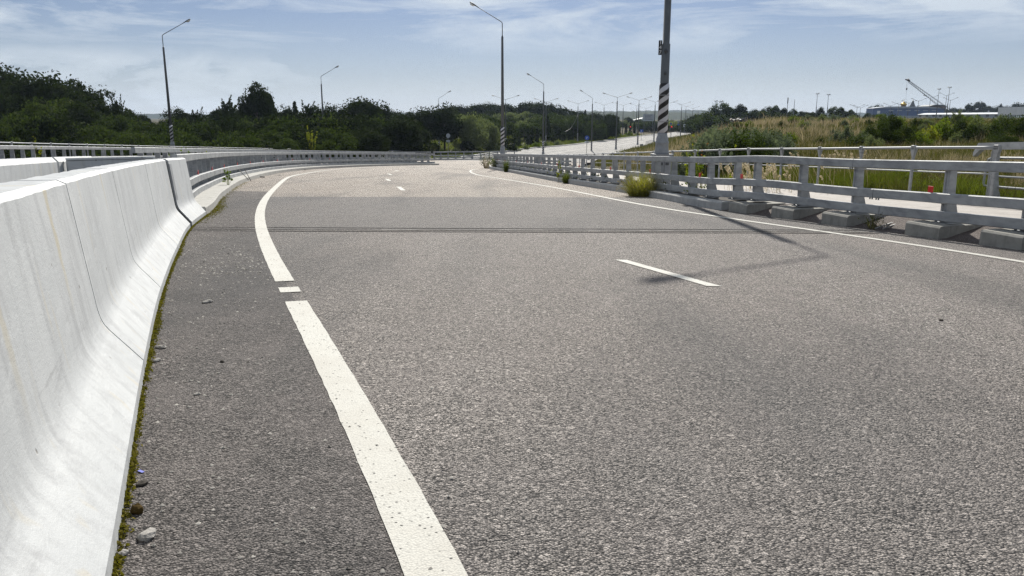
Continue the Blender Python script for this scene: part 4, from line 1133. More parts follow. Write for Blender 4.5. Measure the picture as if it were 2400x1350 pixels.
# --- meadow shrubs on the right
GS = 'silvery willow shrubs left in the meadow'
for k in range(30):
    px = 1644 + (k % 17) * 12.6 + rnd.uniform(-5, 5); Y = rnd.uniform(37, 49)
    tree_px(px, float(np.interp(px, [1645, 1690, 1760, 1840, 1860], [305, 288, 292, 300, 318])) + rnd.uniform(-4, 8) + (9 if k > 16 else 0), Y, rnd.choice(['shrub0', 'shrubfine', 'shrub2']), rnd.choice(['leaf_silver', 'leaf_silver', 'leaf_mid']), rnd.uniform(.7, 1.0), 'silvery willow shrub in the thicket right of the striped pole', GS, 'shrub', 'shrub', True)
for (px, yt, Y, kind, lf, w_, lab) in [(2085, 262, 50, 'broadlow0', 'leaf_mid', .72, 'largest round dark green bush in the middle of the meadow'), (2062, 280, 48, 'broadlow1', 'leaf_mid', .85, 'leafy left shoulder of the largest meadow bush'), (2125, 292, 47, 'broadlow1', 'leaf_mid', .9, 'lower right neighbour of the largest meadow bush'),
        (1985, 292, 52, 'shrub1', 'leaf_silver', .9, 'grey-green shrub left of the largest meadow bush'), (1960, 300, 50, 'shrub2', 'leaf_silver', .9, 'low grey shrub in the dry grass left of the meadow bush'), (2020, 305, 45, 'shrubfine', 'leaf_silver', 1.0, 'small silvery shrub at the foot of the largest meadow bush'),
        (2245, 256, 55, 'spray0', 'leaf_pale', 1.0, 'tall pale birch sapling in the right meadow thicket'), (2215, 275, 52, 'shrub0', 'leaf_bright', .95, 'light green shrub left of the pale birch sapling'), (2262, 278, 50, 'broadlow1', 'leaf_mid', .85, 'dark shrub below the pale birch sapling'), (2290, 272, 53, 'shrub1', 'leaf_pale', 1.0, 'pale shrub right of the birch sapling'), (2330, 276, 52, 'shrub2', 'leaf_mid', 1.0, 'upright green shrub second from the right frame edge'), (2362, 266, 56, 'shrub0', 'leaf_mid', .9, 'tall shrub near the right frame edge behind the upper rail'), (2395, 268, 52, 'broadlow0', 'leaf_mid', .8, 'dark shrub cut by the right frame edge'), (2180, 290, 50, 'shrub2', 'leaf_yellow', 1.1, 'yellowish shrub on the dry mound'), (2160, 303, 46, 'shrubfine', 'leaf_bright', 1.2, 'low fresh green shrub below the dry mound')]:
    tree_px(px, yt, Y, kind, lf, w_, lab, None, 'shrub', 'shrub', True)
for k in range(64):
    px = rnd.uniform(1830, 2400); Y = rnd.uniform(42, 84); q_ = at(px, 300, Y); hh = rnd.uniform(.5, 1.1)
    plant('bush', 'low mid-green bush scattered in the dry meadow ' + ('left' if px < 2085 else 'right') + ' of the largest bush', 'bush', rnd.choice(['shrub0', 'shrub1', 'shrub2', 'shrubfine', 'broadlow0']), rnd.choice(['leaf_mid', 'leaf_silver', 'leaf_bright', 'leaf_pale']), (q_[0], Y, float(terr(q_[0], Y)) - .05), hh, rnd.uniform(1.0, 1.7), 'bushes scattered in the meadow', False)
for k in range(40):
    px = rnd.uniform(1720, 2400); Y = rnd.uniform(75, 105)
    tree_px(px, rnd.uniform(276, 287), Y, rnd.choice(['shrub0', 'shrub1', 'shrub2', 'broadlow1']), rnd.choice(['leaf_bright', 'leaf_mid', 'leaf_yellow']), rnd.uniform(1.0, 1.7), 'low bright bush on the meadow crest ' + ('left' if px < 2085 else 'right') + ' of the largest bush', 'bushes on the meadow crest', 'bush', 'bush', False)
# trees behind the meadow
for px in np.arange(1436, 1640, 8):
    tree_px(px + rnd.uniform(-4, 4), rnd.uniform(278, 290), rnd.uniform(350, 420), rnd.choice(['broadlow0', 'broadlow1', 'shrub1']), rnd.choice(['leaf_dark', 'leaf_mid', 'leaf_pale']), rnd.uniform(1.3, 1.8), 'low leafy tree massed across the valley end ' + ('left' if px < 1540 else 'right') + ' of the striped pole', 'low trees across the valley end')
for px in np.arange(1640, 2050, 11):
    tree_px(px + rnd.uniform(-5, 5), rnd.uniform(258, 272), rnd.uniform(250, 300), rnd.choice(['broadlow0', 'broadlow1', 'shrub1']), rnd.choice(['leaf_dark', 'leaf_mid']), rnd.uniform(1.1, 1.6), 'low leafy tree filling the row beyond the meadow ' + ('left' if px < 1845 else 'right') + ' of the tall mast', 'low trees filling the row beyond the meadow')
for (px, yt, w_) in [(1690, 236, .7), (1672, 250, .7), (1712, 252, .75), (1735, 243, .8), (1770, 254, .8), (1800, 248, .8), (1818, 246, .7), (1838, 252, .8), (1860, 254, .8), (1925, 249, .6), (1955, 248, .8), (1972, 250, .8), (1995, 256, .9), (1885, 262, 1), (1905, 262, 1), (1650, 266, 1.2), (1632, 268, 1.2)]:
    tree_px(px, yt, rnd.uniform(280, 310), rnd.choice(['broadlow0', 'broadlow1', 'broad1']), rnd.choice(['leaf_dark', 'leaf_mid']), w_ * 1.15, 'dark tree in the row beyond the meadow, ' + ('by the two round floodlights' if px < 1725 else ('between the round floodlights and the tall mast' if px < 1845 else 'right of the tall mast')), 'trees in the row beyond the meadow')
for (px, yt, w_) in [(2060, 243, 1), (2045, 247, 1), (2075, 249, .9), (2155, 246, .9), (2235, 250, 1.2), (2252, 252, 1.2), (2275, 240, .8), (2297, 236, .9), (2316, 246, .9), (2333, 247, .9), (2346, 243, .6), (2362, 246, .9), (2385, 238, .9), (2400, 240, .9), (2215, 254, 1.2)]:
    tree_px(px, yt, rnd.uniform(520, 600), rnd.choice(['broad0', 'broad2', 'broad3']), 'leaf_dark', w_, 'far tree on the horizon ' + ('behind the blue hall' if px < 2200 else 'behind the long white roof'), 'far trees behind the buildings')
for px, yt, lab in ((1372, 255, 'dark spruce at the right end of the far wood'), (1393, 262, 'small spruce before the far hills'), (2347, 241, 'thin far spruce behind the long white roof')):
    tree_px(px, yt, 300 if px < 2000 else 520, 'con0', 'leaf_conifer', 1.0, lab, None)

# ------------------------------------------------------------------ grasses
def blades(X, Y, Z, h, w, rg, bend=.35):
    n = len(X); a = rg.uniform(0, 2 * PI, n); dx, dy = np.cos(a), np.sin(a); b = rg.normal(0, bend, n) + .12
    H = h * rg.uniform(.55, 1.25, n); W = w * rg.uniform(.6, 1.3, n); la = rg.uniform(0, 2 * PI, n)
    lx, ly = np.cos(la) * H * abs(b), np.sin(la) * H * abs(b)
    p0 = np.stack([X - dx * W, Y - dy * W, Z], -1); p1 = np.stack([X + dx * W, Y + dy * W, Z], -1)
    p2 = np.stack([X + dx * W * .75 + lx * .35, Y + dy * W * .75 + ly * .35, Z + H * .55], -1); p3 = np.stack([X - dx * W * .75 + lx * .35, Y - dy * W * .75 + ly * .35, Z + H * .55], -1)
    p4 = np.stack([X + lx, Y + ly, Z + H], -1); p5 = p4 + np.stack([dx * W * .15, dy * W * .15, -H * .01], -1)
    V = np.stack([p0, p1, p2, p3, p3 * 1.0, p2 * 1.0, p5, p4], 1)
    return V.reshape(-1, 3)
def grass_obj(name, pts, h, w, m, lab, cat='grass', bend=.35, kind='stuff', seed=1):
    rg = np.random.default_rng(seed); X, Y = pts; Z = terr(X, Y) - .02
    hv = h * np.clip(.75 + .55 * vnoise(X, Y, .55, seed) + .35 * vnoise(X, Y, 1.7, seed + 3), .25, 1.6)
    V = blades(X, Y, Z, hv, w, rg, bend); V = V.reshape(-1, 8, 3)
    # weld the two halves: 6 vertices per blade
    Q = V[:, [0, 1, 2, 3, 7, 6]].reshape(-1, 3); n = len(V); b = np.arange(n)[:, None] * 6
    F = np.concatenate([b + np.array([[0, 1, 2, 3]]), b + np.array([[3, 2, 5, 4]])], 0)
    o = link(name, npmesh(name, Q, F), M[m]); o['kind'] = kind; o['label'] = lab; o['category'] = cat; return o
def scatter(n, y0, y1, d0, d1, rg, dens=None):
    Y = rg.uniform(y0, y1, n); X = xe(Y) + rg.uniform(d0, d1, n) if np.isscalar(d1) else xe(Y) + rg.uniform(0, 1, n) * (d1(Y) - d0) + d0
    if dens is not None:
        k = dens(X, Y) > rg.uniform(0, 1, n); X, Y = X[k], Y[k]
    return X, Y
g1 = np.random.default_rng(21)
vis = lambda Y: Y * .72 - xe(Y) + 2
X, Y = scatter(60000, 14, 44, .05, lambda Y: np.minimum(vis(Y), 3.4 + .8 * vnoise(Y, 0 * Y, 3)), g1)
grass_obj('grass', (X, Y), .55, .011, 'grass_green', 'fresh green grass growing beyond the pipe handrail', seed=3)
X, Y = scatter(16000, 15, 44, .1, lambda Y: np.minimum(vis(Y), 4.0 + 0 * Y), g1)
grass_obj('dry_grass', (X, Y), .6, .010, 'grass_olive', 'olive stems mixed into the green grass by the handrail', seed=45)
X, Y = scatter(26000, 15, 60, 2.5, lambda Y: np.clip(vis(Y), 6, 30), g1)
grass_obj('dry_grass', (X, Y), .5, .012, 'grass_dry', 'brownish dead grass mixed into the meadow behind the green strip', seed=44)
X, Y = scatter(60000, 15, 60, 2.2, lambda Y: np.clip(vis(Y), 6, 30), g1)
grass_obj('meadow_grass', (X, Y), .5, .014, 'grass_olive', 'olive meadow grass behind the green verge grass', seed=4)
dry = lambda x, y: sstep(-.1, .5, vnoise(x, y, 9, 5) + .25 * vnoise(x, y, 3, 6))
X, Y = scatter(90000, 30, 110, 4, lambda Y: np.clip(vis(Y), 8, 60), g1, dry)
grass_obj('dry_grass', (X, Y), .48, .02, 'grass_dry', 'tan dry grass in patches over the meadow', seed=5)
grn = lambda x, y: 1 - dry(x, y)
X, Y = scatter(80000, 40, 120, 2, lambda Y: np.clip(vis(Y), 8, 60), g1, grn)
grass_obj('meadow_grass', (X, Y), .42, .024, 'grass_olive', 'olive grass between the dry patches of the far meadow', seed=6)
X, Y = scatter(50000, 100, 330, .3, 45, g1)
grass_obj('bank_grass', (X, Y), .6, .05, 'grass_olive', 'olive grass on the bank beside the valley road', seed=7)
X, Y = scatter(9000, 46, 140, 3, 22, g1, dry)
grass_obj('dry_grass', (X, Y), .9, .03, 'grass_dry', 'tan dry grass on the bank right of the striped pole', seed=17)
# verge left of the valley road
Y = g1.uniform(126, 300, 50000); X = xout(Y) - g1.uniform(.4, 26, 50000)
grass_obj('verge_grass', (X, Y), .5, .05, 'grass_green', 'green grass on the verge left of the valley road', seed=8)
Y = g1.uniform(60, 122, 20000); X = xout(Y) - g1.uniform(1.2, 14, 20000)
grass_obj('slope_grass', (X, Y), .7, .03, 'grass_olive', 'grass on the slope below the outer left guardrail', seed=9)
# seed-headed grass by the handrail
rg = np.random.default_rng(31)
pxs = np.r_[rg.normal(1800, 45, 60), rg.uniform(1720, 2060, 50)]
Vs = []; Vh = []
for px in pxs:
    Y = rg.uniform(22.5, 27); x = at(px, 400, Y)[0]; z = float(terr(x, Y)); h = rg.uniform(1.05, 1.5) ; la = rg.normal(.25, .12) * h; 
    ang = rg.normal(PI, .5)
    tip = np.array((x + math.cos(ang) * la, Y + math.sin(ang) * la, z + h))
    mid = np.array((x + math.cos(ang) * la * .35, Y + math.sin(ang) * la * .35, z + h * .62))
    w_ = .005
    Vs.append([(x - w_, Y, z), (x + w_, Y, z), mid + (w_, 0, 0), mid - (w_, 0, 0)]); Vs.append([mid - (w_, 0, 0), mid + (w_, 0, 0), tip + (w_ * .6, 0, 0), tip - (w_ * .6, 0, 0)])
    for k in range(26):
        t = rg.uniform(0, 1); c = tip * (1 - t * .28) + mid * t * .28 ; Vh.append(c + rg.normal(0, .012, 3) * (1.4 - t))
Vs = np.array(Vs).reshape(-1, 3); tall = link('tall_seed_grass', npmesh('tall_seed_grass', Vs, np.arange(len(Vs)).reshape(-1, 4)), M['grass_dry'])
tag(tall, 'pale tall grass with seed heads in front of the pipe handrail', 'grass', None, 'stuff')
sh = leaves(np.array(Vh), .05, rg); link('seed_heads', npmesh('seed_heads', sh, np.arange(len(sh)).reshape(-1, 4)), M['grass_seed'], tall)

def tuft(name, label, loc, n, h, r, m, w=.006, seed=0, bend=.5, leafm=None, nleaf=0):
    rg = np.random.default_rng(seed); a = rg.uniform(0, 2 * PI, n); q = r * (.6 if n > 500 else .35) * np.sqrt(rg.uniform(0, 1, n))
    X, Y = np.cos(a) * q, np.sin(a) * q; H = h * rg.uniform(.5, 1.15, n); W = w
    out = rg.uniform(.2, 1.0, n) * r
    H = H * (1.12 - .72 * (out / r) ** 2)
    P0 = np.stack([X, Y, 0 * X], -1); dirv = np.stack([np.cos(a + rg.normal(0, .5, n)), np.sin(a + rg.normal(0, .5, n)), 0 * a], -1)
    P1 = P0 + dirv * out[:, None] * .4 + np.array((0, 0, 1)) * (H * .62)[:, None]; P2 = P0 + dirv * out[:, None] + np.array((0, 0, 1)) * H[:, None]
    sd = np.stack([-dirv[:, 1], dirv[:, 0], 0 * a], -1) * W
    V = np.stack([P0 - sd, P0 + sd, P1 + sd * .8, P1 - sd * .8, P2 + sd * .15, P2 - sd * .15], 1).reshape(-1, 3); b = np.arange(n)[:, None] * 6
    F = np.concatenate([b + np.array([[0, 1, 2, 3]]), b + np.array([[3, 2, 4, 5]])], 0)
    o = link(name, npmesh(name, V, F), M[m], None, loc); tag(o, label, 'grass tuft' if 'tuft' in name else 'plant')
    if nleaf:
        k = rg.integers(0, n, nleaf); t = rg.uniform(.35, 1, (nleaf, 1)); C = P1[k] * (1 - t) + P2[k] * t + rg.normal(0, .01, (nleaf, 3))
        lv = leaves(C, leafm[1], rg); link('leaves', npmesh('leaves', lv, np.arange(len(lv)).reshape(-1, 4)), M[leafm[0]], o)
    return o
def on(P, y, o, side, dz):
    i = int(np.argmin(abs(P[:len(P) if P is KL else int(np.argmax(KR[:, 1])), 1] - y))); q = offset(P, o, side)[i]; return (q[0], q[1], plane(q[0], q[1]) + dz)
tuft('grass_tuft', 'largest yellow-green grass tuft growing against the grey kerb below the striped pole', on(KR, 24.4, -.16, 1, 0), 1300, .72, .62, 'grass_tuft', .0045, 1, nleaf=900, leafm=('grass_dry', .03))
tuft('grass_tuft', 'middle-sized green tuft on the right kerb left of the largest tuft', on(KR, 34.6, -.08, 1, 0), 300, .52, .3, 'grass_green', .006, 2)
tuft('grass_tuft', 'small bright tuft farther along the right kerb', on(KR, 54.5, -.1, 1, 0), 220, .9, .4, 'grass_green', .008, 3)
tuft('weed', 'tall dry weed at the far tip of the right kerb', on(KR, 67, -.25, 1, 0), 120, 1.3, .6, 'grass_dry', .01, 4, nleaf=200, leafm=('leaf_mid', .08))
tuft('weed', 'leafy weed behind the dry weed at the tip of the right kerb', on(KR, 63, .2, 1, .15), 90, .8, .5, 'grass_olive', .01, 5, nleaf=300, leafm=('leaf_pale', .09))
tuft('sapling', 'bright leafy sapling standing against the right guardrail left of the tufts', on(KR, 36.3, .02, 1, 0), 12, .95, .12, 'grass_olive', .008, 6, nleaf=70, leafm=('leaf_yellow', .085))
tuft('weed', 'leafy plant climbing the right guardrail beside the striped pole', on(KR, 22.2, .75, 1, .2), 40, 1.15, .3, 'grass_olive', .006, 7, nleaf=420, leafm=('leaf_bright', .06))
tuft('weed', 'plant with orange leaves above the top rail right of the striped pole', on(KR, 23.2, 1.1, 1, .2), 30, 1.5, .3, 'grass_olive', .006, 8, nleaf=160, leafm=('leaf_yellow', .07))
tuft('weed', 'orange-leaved sprig by the lamp base behind the right guardrail', on(KR, 23.4, 1.4, 1, .2), 10, 1.5, .15, 'grass_olive', .005, 18, nleaf=22, leafm=('leaf_red', .05))
tuft('weed', 'yellow-leaved sprig above the rail bend on the right', on(KR, 21.2, 1.6, 1, .2), 20, 1.42, .18, 'grass_olive', .005, 19, nleaf=90, leafm=('leaf_yellow', .06))
tuft('weed', 'sparse weed growing in the gap between two concrete blocks', on(KR, 13.9, .12, 1, .0), 60, .3, .25, 'grass_olive', .003, 9, nleaf=160, leafm=('leaf_mid', .022))
tuft('weed', 'thin green weed on the left kerb under the sunlit guardrail', on(KL, 24, .1, -1, .15), 16, .55, .12, 'grass_green', .006, 10, nleaf=90, leafm=('leaf_bright', .06))
tuft('weed', 'small seedling between the left guardrail posts near the barrier end', on(KL, 16.5, .7, -1, .15), 16, .8, .15, 'grass_green', .005, 11, nleaf=80, leafm=('leaf_bright', .05))
tuft('weed', 'leafy weed behind the left guardrail posts, second from the barrier end', on(KL, 20.5, .85, -1, .15), 20, 1.0, .2, 'grass_green', .005, 12, nleaf=140, leafm=('leaf_bright', .06))
for k, yy in enumerate((23, 26.5, 29, 33)):
    tuft('weed', 'spindly weed behind the posts of the left guardrail where it curves away', on(KL, yy, .9, -1, .15), 20, .9, .25, 'grass_green', .006, 40 + k, nleaf=120, leafm=('leaf_yellow', .07))['group'] = 'weeds behind the left guardrail'
p_ = at(80, 338, 26); tuft('weed', 'sunlit sprig rising past the outer guardrail at the left frame edge', (p_[0], 26, plane(p_[0], 26)), 12, 1.5, .2, 'grass_olive', .006, 13, nleaf=90, leafm=('leaf_yellow', .06))
p_ = at(731, 325, 84); tuft('weed', 'yellowish young tree top in front of the wood left of the middle lamp', (p_[0], 84, float(terr(p_[0], 84))), 26, 3.6, .8, 'grass_olive', .02, 14, nleaf=240, leafm=('leaf_yellow', .22))
# weeds in the soil strip behind the right kerb
for k in range(16):
    yy = 21.5 + k * 2.1
    o = tuft('weed', 'low leafy weed in the soil strip under the right guardrail', on(KR, yy, .55, 1, .22), 24, .28, .3, 'grass_olive', .005, 60 + k, nleaf=90, leafm=('leaf_mid' if k % 3 else 'leaf_yellow', .05)); o['group'] = 'weeds in the soil strip'
# moss along the barrier foot and shoulder
rg = np.random.default_rng(51); C = []
for y in np.arange(1.6, 14.8, .006):
    i = float(xkl(y)); dens = .35 + .5 * max(0, vnoise(y, 0, .6, 1)) + .25 * max(0, vnoise(y, 3, .15, 2))
    if y > 12.6: dens *= 1.3
    if rg.uniform() < dens:
        for q in range(9):
            o = abs(rg.normal(0, .013 + .018 * max(0, vnoise(y, 1, .9, 3)))); x = i + o * .92
            C.append((x, y + rg.uniform(-.01, .01), plane(x, y) + .004 + rg.uniform(0, .02) * max(.2, 1 - o / .05)))
for y in np.arange(13, 18.5, .01):
    if rg.uniform() < .8 * math.exp(-((y - 16.2) / 1.3) ** 2) + .1:
        for q in range(9):
            o = abs(rg.normal(0, .10)); x = float(xkl(y)) + o; C.append((x, y + rg.uniform(-.05, .05), plane(x, y) + .006 + rg.uniform(0, .02)))
for y in np.arange(18, 30, .03):
    if rg.uniform() < .25 + .4 * max(0, vnoise(y, 2, 1.2, 3)):
        for q in range(8):
            o = abs(rg.normal(0, .09)); x = float(xkl(y)) + o; C.append((x, y + rg.uniform(-.05, .05), plane(x, y) + .006 + rg.uniform(0, .025)))
C = np.array(C); sz = .014
V = leaves(C, sz, rg); o = link('moss', npmesh('moss', V, np.arange(len(V)).reshape(-1, 4)), M['moss'])
tag(o, 'yellow-green moss along the foot of the white barrier', 'moss', None, 'stuff')

# ------------------------------------------------------------------ stones and litter on the shoulder
def stone(px, py, r, label, m='stone', squash=.5, name='stone', seed=0, elong=1.3):
    u = (px - 1200) / FPX; v = (py - 675) / FPX; ry, rz_ = CP - v * SP, -SP - v * CP
    k = A0 / (-rz_ - B0 * ry - C0 * u); x, y = u * k, ry * k
    rg = random.Random(seed); off = [rg.uniform(.7, 1.15) for _ in range(12)]
    def fn(d): return .75 + .35 * abs(math.sin(d[0] * 3 + off[0] * 9) * math.cos(d[1] * 4 + off[1] * 7)) + .1 * off[int((d[2] + 1) * 4) % 12]
    mb = MB(); r *= .85; mb.ball((0, 0, r * squash * .55), (r * elong, r, r * squash), 9, 6, fn)
    o = mb.build(name, M[m], None, (x, y, plane(x, y) + .003)); o.rotation_euler = (0, 0, rg.uniform(0, 6))
    for p in o.data.polygons: p.use_smooth = False
    return tag(o, label, name.replace('_', ' '))
stone(345, 1262, .034, 'largest pale angular stone chip near the bottom left barrier foot', seed=1)
stone(322, 1203, .026, 'round brown lump of moss beside the barrier foot', 'moss_brown', .9, 'moss_lump', 2, 1.0)
stone(290, 1300, .018, 'grey pebble below the largest stone chip', seed=3)
stone(488, 710, .035, 'pale flat stone in the middle of the left shoulder', seed=4, elong=1.7)
stone(378, 817, .030, 'upper of two stones beside the mossy barrier foot', seed=5, elong=1.5)
stone(368, 848, .026, 'lower of two stones beside the mossy barrier foot', seed=6)
stone(521, 850, .014, 'dark pebble alone in the left shoulder', 'soil', .7, seed=7)
stone(463, 926, .018, 'pale pebble left of the edge line, halfway down', seed=8)
stone(335, 1137, .022, 'dark crumb of asphalt above the moss lump', 'soil', .5, seed=9)
stone(2205, 752, .016, 'single dark pebble on the right lane', 'soil', .6, seed=10)
stone(612, 416, .10, 'dark chunk lying near the left kerb by the curve', 'soil', .4, seed=11, elong=1.8)
stone(655, 411, .08, 'pale flat piece of debris by the left kerb curve', 'stone', .3, seed=12, elong=2)
stone(715, 399, .10, 'dark lump on the road where the left kerb curves', 'soil', .4, seed=13, elong=1.8)
stone(503, 491, .05, 'pale flake next to the moss past the barrier end', 'stone', .2, seed=14, elong=1.8)
def flat(px, py, l, w_, rz, m, name, label):
    u = (px - 1200) / FPX; v = (py - 675) / FPX; ry, rz_ = CP - v * SP, -SP - v * CP
    k = A0 / (-rz_ - B0 * ry - C0 * u); x, y = u * k, ry * k
    mb = MB(); mb.box((0, 0, .004), (l, w_, .002), 0); o = mb.build(name, M[m], None, (x, y, plane(x, y) + .004)); o.rotation_euler = (0, .05, rz); return tag(o, label, name.replace('_', ' '))
flat(331, 1109, .028, .012, -.5, 'bluechip', 'plastic_scrap', 'tiny blue scrap of plastic beside the moss')
# sticks by the left kerb
for k, (a, b) in enumerate((((575, 400), (588, 424)), ((560, 398), (582, 421)))):
    pa = at(a[0], a[1], 27.5 + k); pb = at(b[0], b[1], 26.5 + k); z = plane(pb[0], pb[1]) + .02
    mb = MB(); mb.tube([pa, (pb[0], pb[1], max(pb[2], z))], .012, 5); tag(mb.build('stick', M['bark']), ('upper' if k == 0 else 'lower') + ' thin stick leaning on the left kerb', 'stick')
# scattered grit: paint flakes and crumbs nobody could count
rg = np.random.default_rng(61); n = 1500
yy = rg.uniform(1.5, 16, n); t = rg.beta(.8, 1.6, n); xx = xkl(yy) + .05 + (np.interp(yy, LINE_L[:, 1], LINE_L[:, 0]) - xkl(yy) + .6) * t
clus = rg.uniform(0, 1, n) < .12; yy = np.where(clus, rg.normal(8.4, .7, n), yy); xx = np.where(clus, xkl(yy) + rg.uniform(.3, 1.0, n), xx)
S = rg.uniform(.004, .012, n) * np.where(clus, 1.5, 1); C = np.stack([xx, yy, plane(xx, yy) + .004 + S * .3], -1)
th = rg.uniform(0, 2 * PI, n); V = []
for sg, q in ((0, 0), (1, 1), (2, 2)): pass
ang = th[:, None] + np.array((0, 2.1, 4.2))[None] + rg.normal(0, .3, (n, 3))
ring = C[:, None, :] + np.stack([np.cos(ang) * S[:, None] * 1.3, np.sin(ang) * S[:, None], -S[:, None] * .3 * np.ones((1, 3))], -1)
top = C + np.stack([rg.normal(0, .2, n) * S, rg.normal(0, .2, n) * S, S * .5], -1)
V = np.concatenate([ring, top[:, None]], 1).reshape(-1, 3); b = np.arange(n)[:, None] * 4
F = np.concatenate([b + np.array([[0, 1, 3]]), b + np.array([[1, 2, 3]]), b + np.array([[2, 0, 3]])], 0)
lightm = rg.uniform(0, 1, n)
o = link('grit', npmesh('grit', V, F), None); o.data.materials.append(leaf_mat('grit', (.05, .047, .045), (.42, .40, .37), 0)); tag(o, 'fine grit and paint flakes on the left shoulder', 'grit', None, 'stuff')

# ------------------------------------------------------------------ signs and signals
def gz(px, Y, y=330): p = at(px, y, Y); return p[0], float(road_z(p[0], Y)) if xout(Y) < p[0] < xkr(Y) else float(terr(p[0], Y))
def pole_sign(name, label, px, Y, ybase, plates, cat='sign'):
    x, z0 = gz(px, Y, ybase); root = thing(name, label, cat, (x, Y, z0))
    top = max(at(px, pl[1], Y)[2] for pl in plates) - z0 + .3
    mb = MB(); mb.lathe([(.045, -.3), (.045, top)], 8); mb.build('pole', M['lampgrey'], root)
    for pl in plates:
        kind, y, sz, m = pl[:4]; z = at(px, y, Y)[2] - z0
        mb = MB()
        if kind == 'disc':
            V = [(sz * math.cos(a), -.06, z + sz * math.sin(a)) for a in np.linspace(0, 2 * PI, 20, endpoint=False)]; V += [(q[0], -.09, q[2]) for q in V]
            mb.add(V, [tuple(range(20)), tuple(range(20, 40))[::-1]] + [(k, 20 + k, 20 + (k + 1) % 20, (k + 1) % 20) for k in range(20)])
        elif kind == 'diamond': mb.box((0, -.07, z), (sz * .98, .03, sz * .98)); mb.v = [((q[0]) * .707 + (q[2] - z) * .707, q[1], z - (q[0]) * .707 + (q[2] - z) * .707) for q in mb.v]
        else: mb.box((0, -.07, z), (sz[0], .03, sz[1]), bev=.01)
        p = mb.build('plate', M[m], root)
        for ex in pl[4:]:
            e = MB()
            for (cx, cz, wx, wz) in ex[1]: e.box((cx, -.0975, z + cz), (wx, .006, wz))
            e.build(ex[0], M[ex[2]], p)
    return root
pole_sign('road_sign', 'round blue direction sign with a white plate below, at the valley road kerb', 1375, 150, 355, [('disc', 323, .42, 'blue', ('arrow', [(-.05, -.05, .06, .4), (.06, .12, .2, .06)], 'white')), ('box', 333, (.85, .32), 'white', ('symbol', [(.06, .0, .5, .08), (.2, .06, .12, .1)], 'black'))])
pole_sign('road_sign', 'grey backs of two traffic sign plates beside the smallest left lamp', 1051, 142, 358, [('disc', 318, .38, 'fence'), ('box', 331, (.72, .4), 'fence')])
pole_sign('road_sign', 'square crossing sign with yellow border above the red signal', 1571, 245, 318, [('box', 290, (1.0, 1.0), 'yellow', ('inset', [(0, 0, .68, .68)], 'blue'), ('symbol', [(0, -.02, .22, .4)], 'white'))])
pole_sign('road_sign', 'smaller square crossing sign right of the red signal', 1604, 285, 312, [('box', 294.5, (.95, .95), 'white', ('symbol', [(0, 0, .5, .55)], 'blue'))])
pole_sign('road_sign', 'tilted square priority sign right of the striped pole', 1589, 270, 310, [('diamond', 285.5, .75, 'fence'), ('box', 292, (.7, .5), 'blue')])
pole_sign('road_sign', 'pair of blue rectangular signs low beside the valley road', 1503, 235, 325, [('box', 307, (.95, .85), 'blue', ('symbol', [(-.1, 0, .1, .5)], 'white'))])
pole_sign('road_sign', 'white round sign by the rounded dark willow', 1439, 290, 318, [('disc', 296, .36, 'white')])
# signal heads
for px, py, Y, lab in ((1571.5, 297, 246, 'nearer red traffic signal below the yellow-bordered crossing sign'), (1647, 298, 300, 'farther red traffic signal at the edge of the meadow thicket'), (1475.5, 297, 300, 'faint red traffic signal left of the grey sign board')):
    x, z0 = gz(px + .5, Y, 315); z = at(px, py, Y)[2]
    r = thing('traffic_signal', lab, 'traffic light', (x + .1, Y - .3, z0))
    mb = MB(); mb.lathe([(.06, -.3), (.06, z - z0 + .3)], 8, (0, .1, 0)); mb.build('pole', M['lampgrey'], r)
    mb = MB(); mb.box((0, 0, z - z0 - .35), (.36, .16, 1.05), bev=.03); h = mb.build('housing', M['black'], r)
    mb = MB(); mb.ball((0, -.10, z - z0), (.19, .06, .19), 14, 8); mb.build('lit_lens', M['redlight'], h)
# big grey board on two legs
p0 = at(1520, 275.5, 300); z0 = float(terr(p0[0], 300)); bd = thing('sign_board', 'large pale grey direction board with dark text lines behind the lamps', 'sign', (p0[0], 300, z0))
mb = MB(); mb.box((0, 0, p0[2] - z0), (4.3, .12, 2.6), bev=.03); f_ = mb.build('board', M['fence'], bd)
mb = MB()
for k, (cx, w_) in enumerate(((-.1, 2.9), (-.3, 2.4), (-.2, 2.6), (.1, 3.0))): mb.box((cx, -.0635, p0[2] - z0 + .85 - k * .5), (w_, .006, .16))
mb.build('text_lines', M['lampgrey'], f_)
for sx in (-1.6, 1.6):
    mb = MB(); mb.lathe([(.09, -.5), (.09, p0[2] - z0 - 1.2)], 8, (sx, .1, 0)); mb.build('leg', M['lampgrey'], bd)
# small kerbside items
p0 = at(1504, 333, 185); x, z0 = gz(1504, 185, 333); z0 = float(terr(p0[0], 185)); u_ = thing('utility_box', 'small grey utility box at the foot of a twin lamp', 'utility box', (p0[0], 185, z0 - .1))
mb = MB(); mb.box((0, 0, .45), (.75, .5, .95), bev=.03); mb.build('cabinet', M['lampbase'], u_); mb = MB(); mb.box((0, 0, .96), (.85, .6, .06)); mb.build('lid', M['lampgrey'], u_)
fa = at(1514, 331, 185); fb = at(1529, 328, 200); r = thing('pedestrian_barrier', 'short light railing on the bank edge left of the striped pole', 'railing')
mb = MB()
for t in np.linspace(0, 1, 12):
    p = np.array(fa) * (1 - t) + np.array(fb) * t; g = float(terr(p[0], p[1])); mb.tube([(p[0], p[1], g), (p[0], p[1], g + 1.0)], .025, 4)
mb.build('balusters', M['steelpipe'], r)
mb = MB()
for hh in (.12, 1.0): mb.tube([(q[0], q[1], float(terr(q[0], q[1])) + hh) for q in (np.array(fa) * (1 - t) + np.array(fb) * t for t in np.linspace(0, 1, 6))], .03, 5)
mb.build('rails', M['steelpipe'], r)
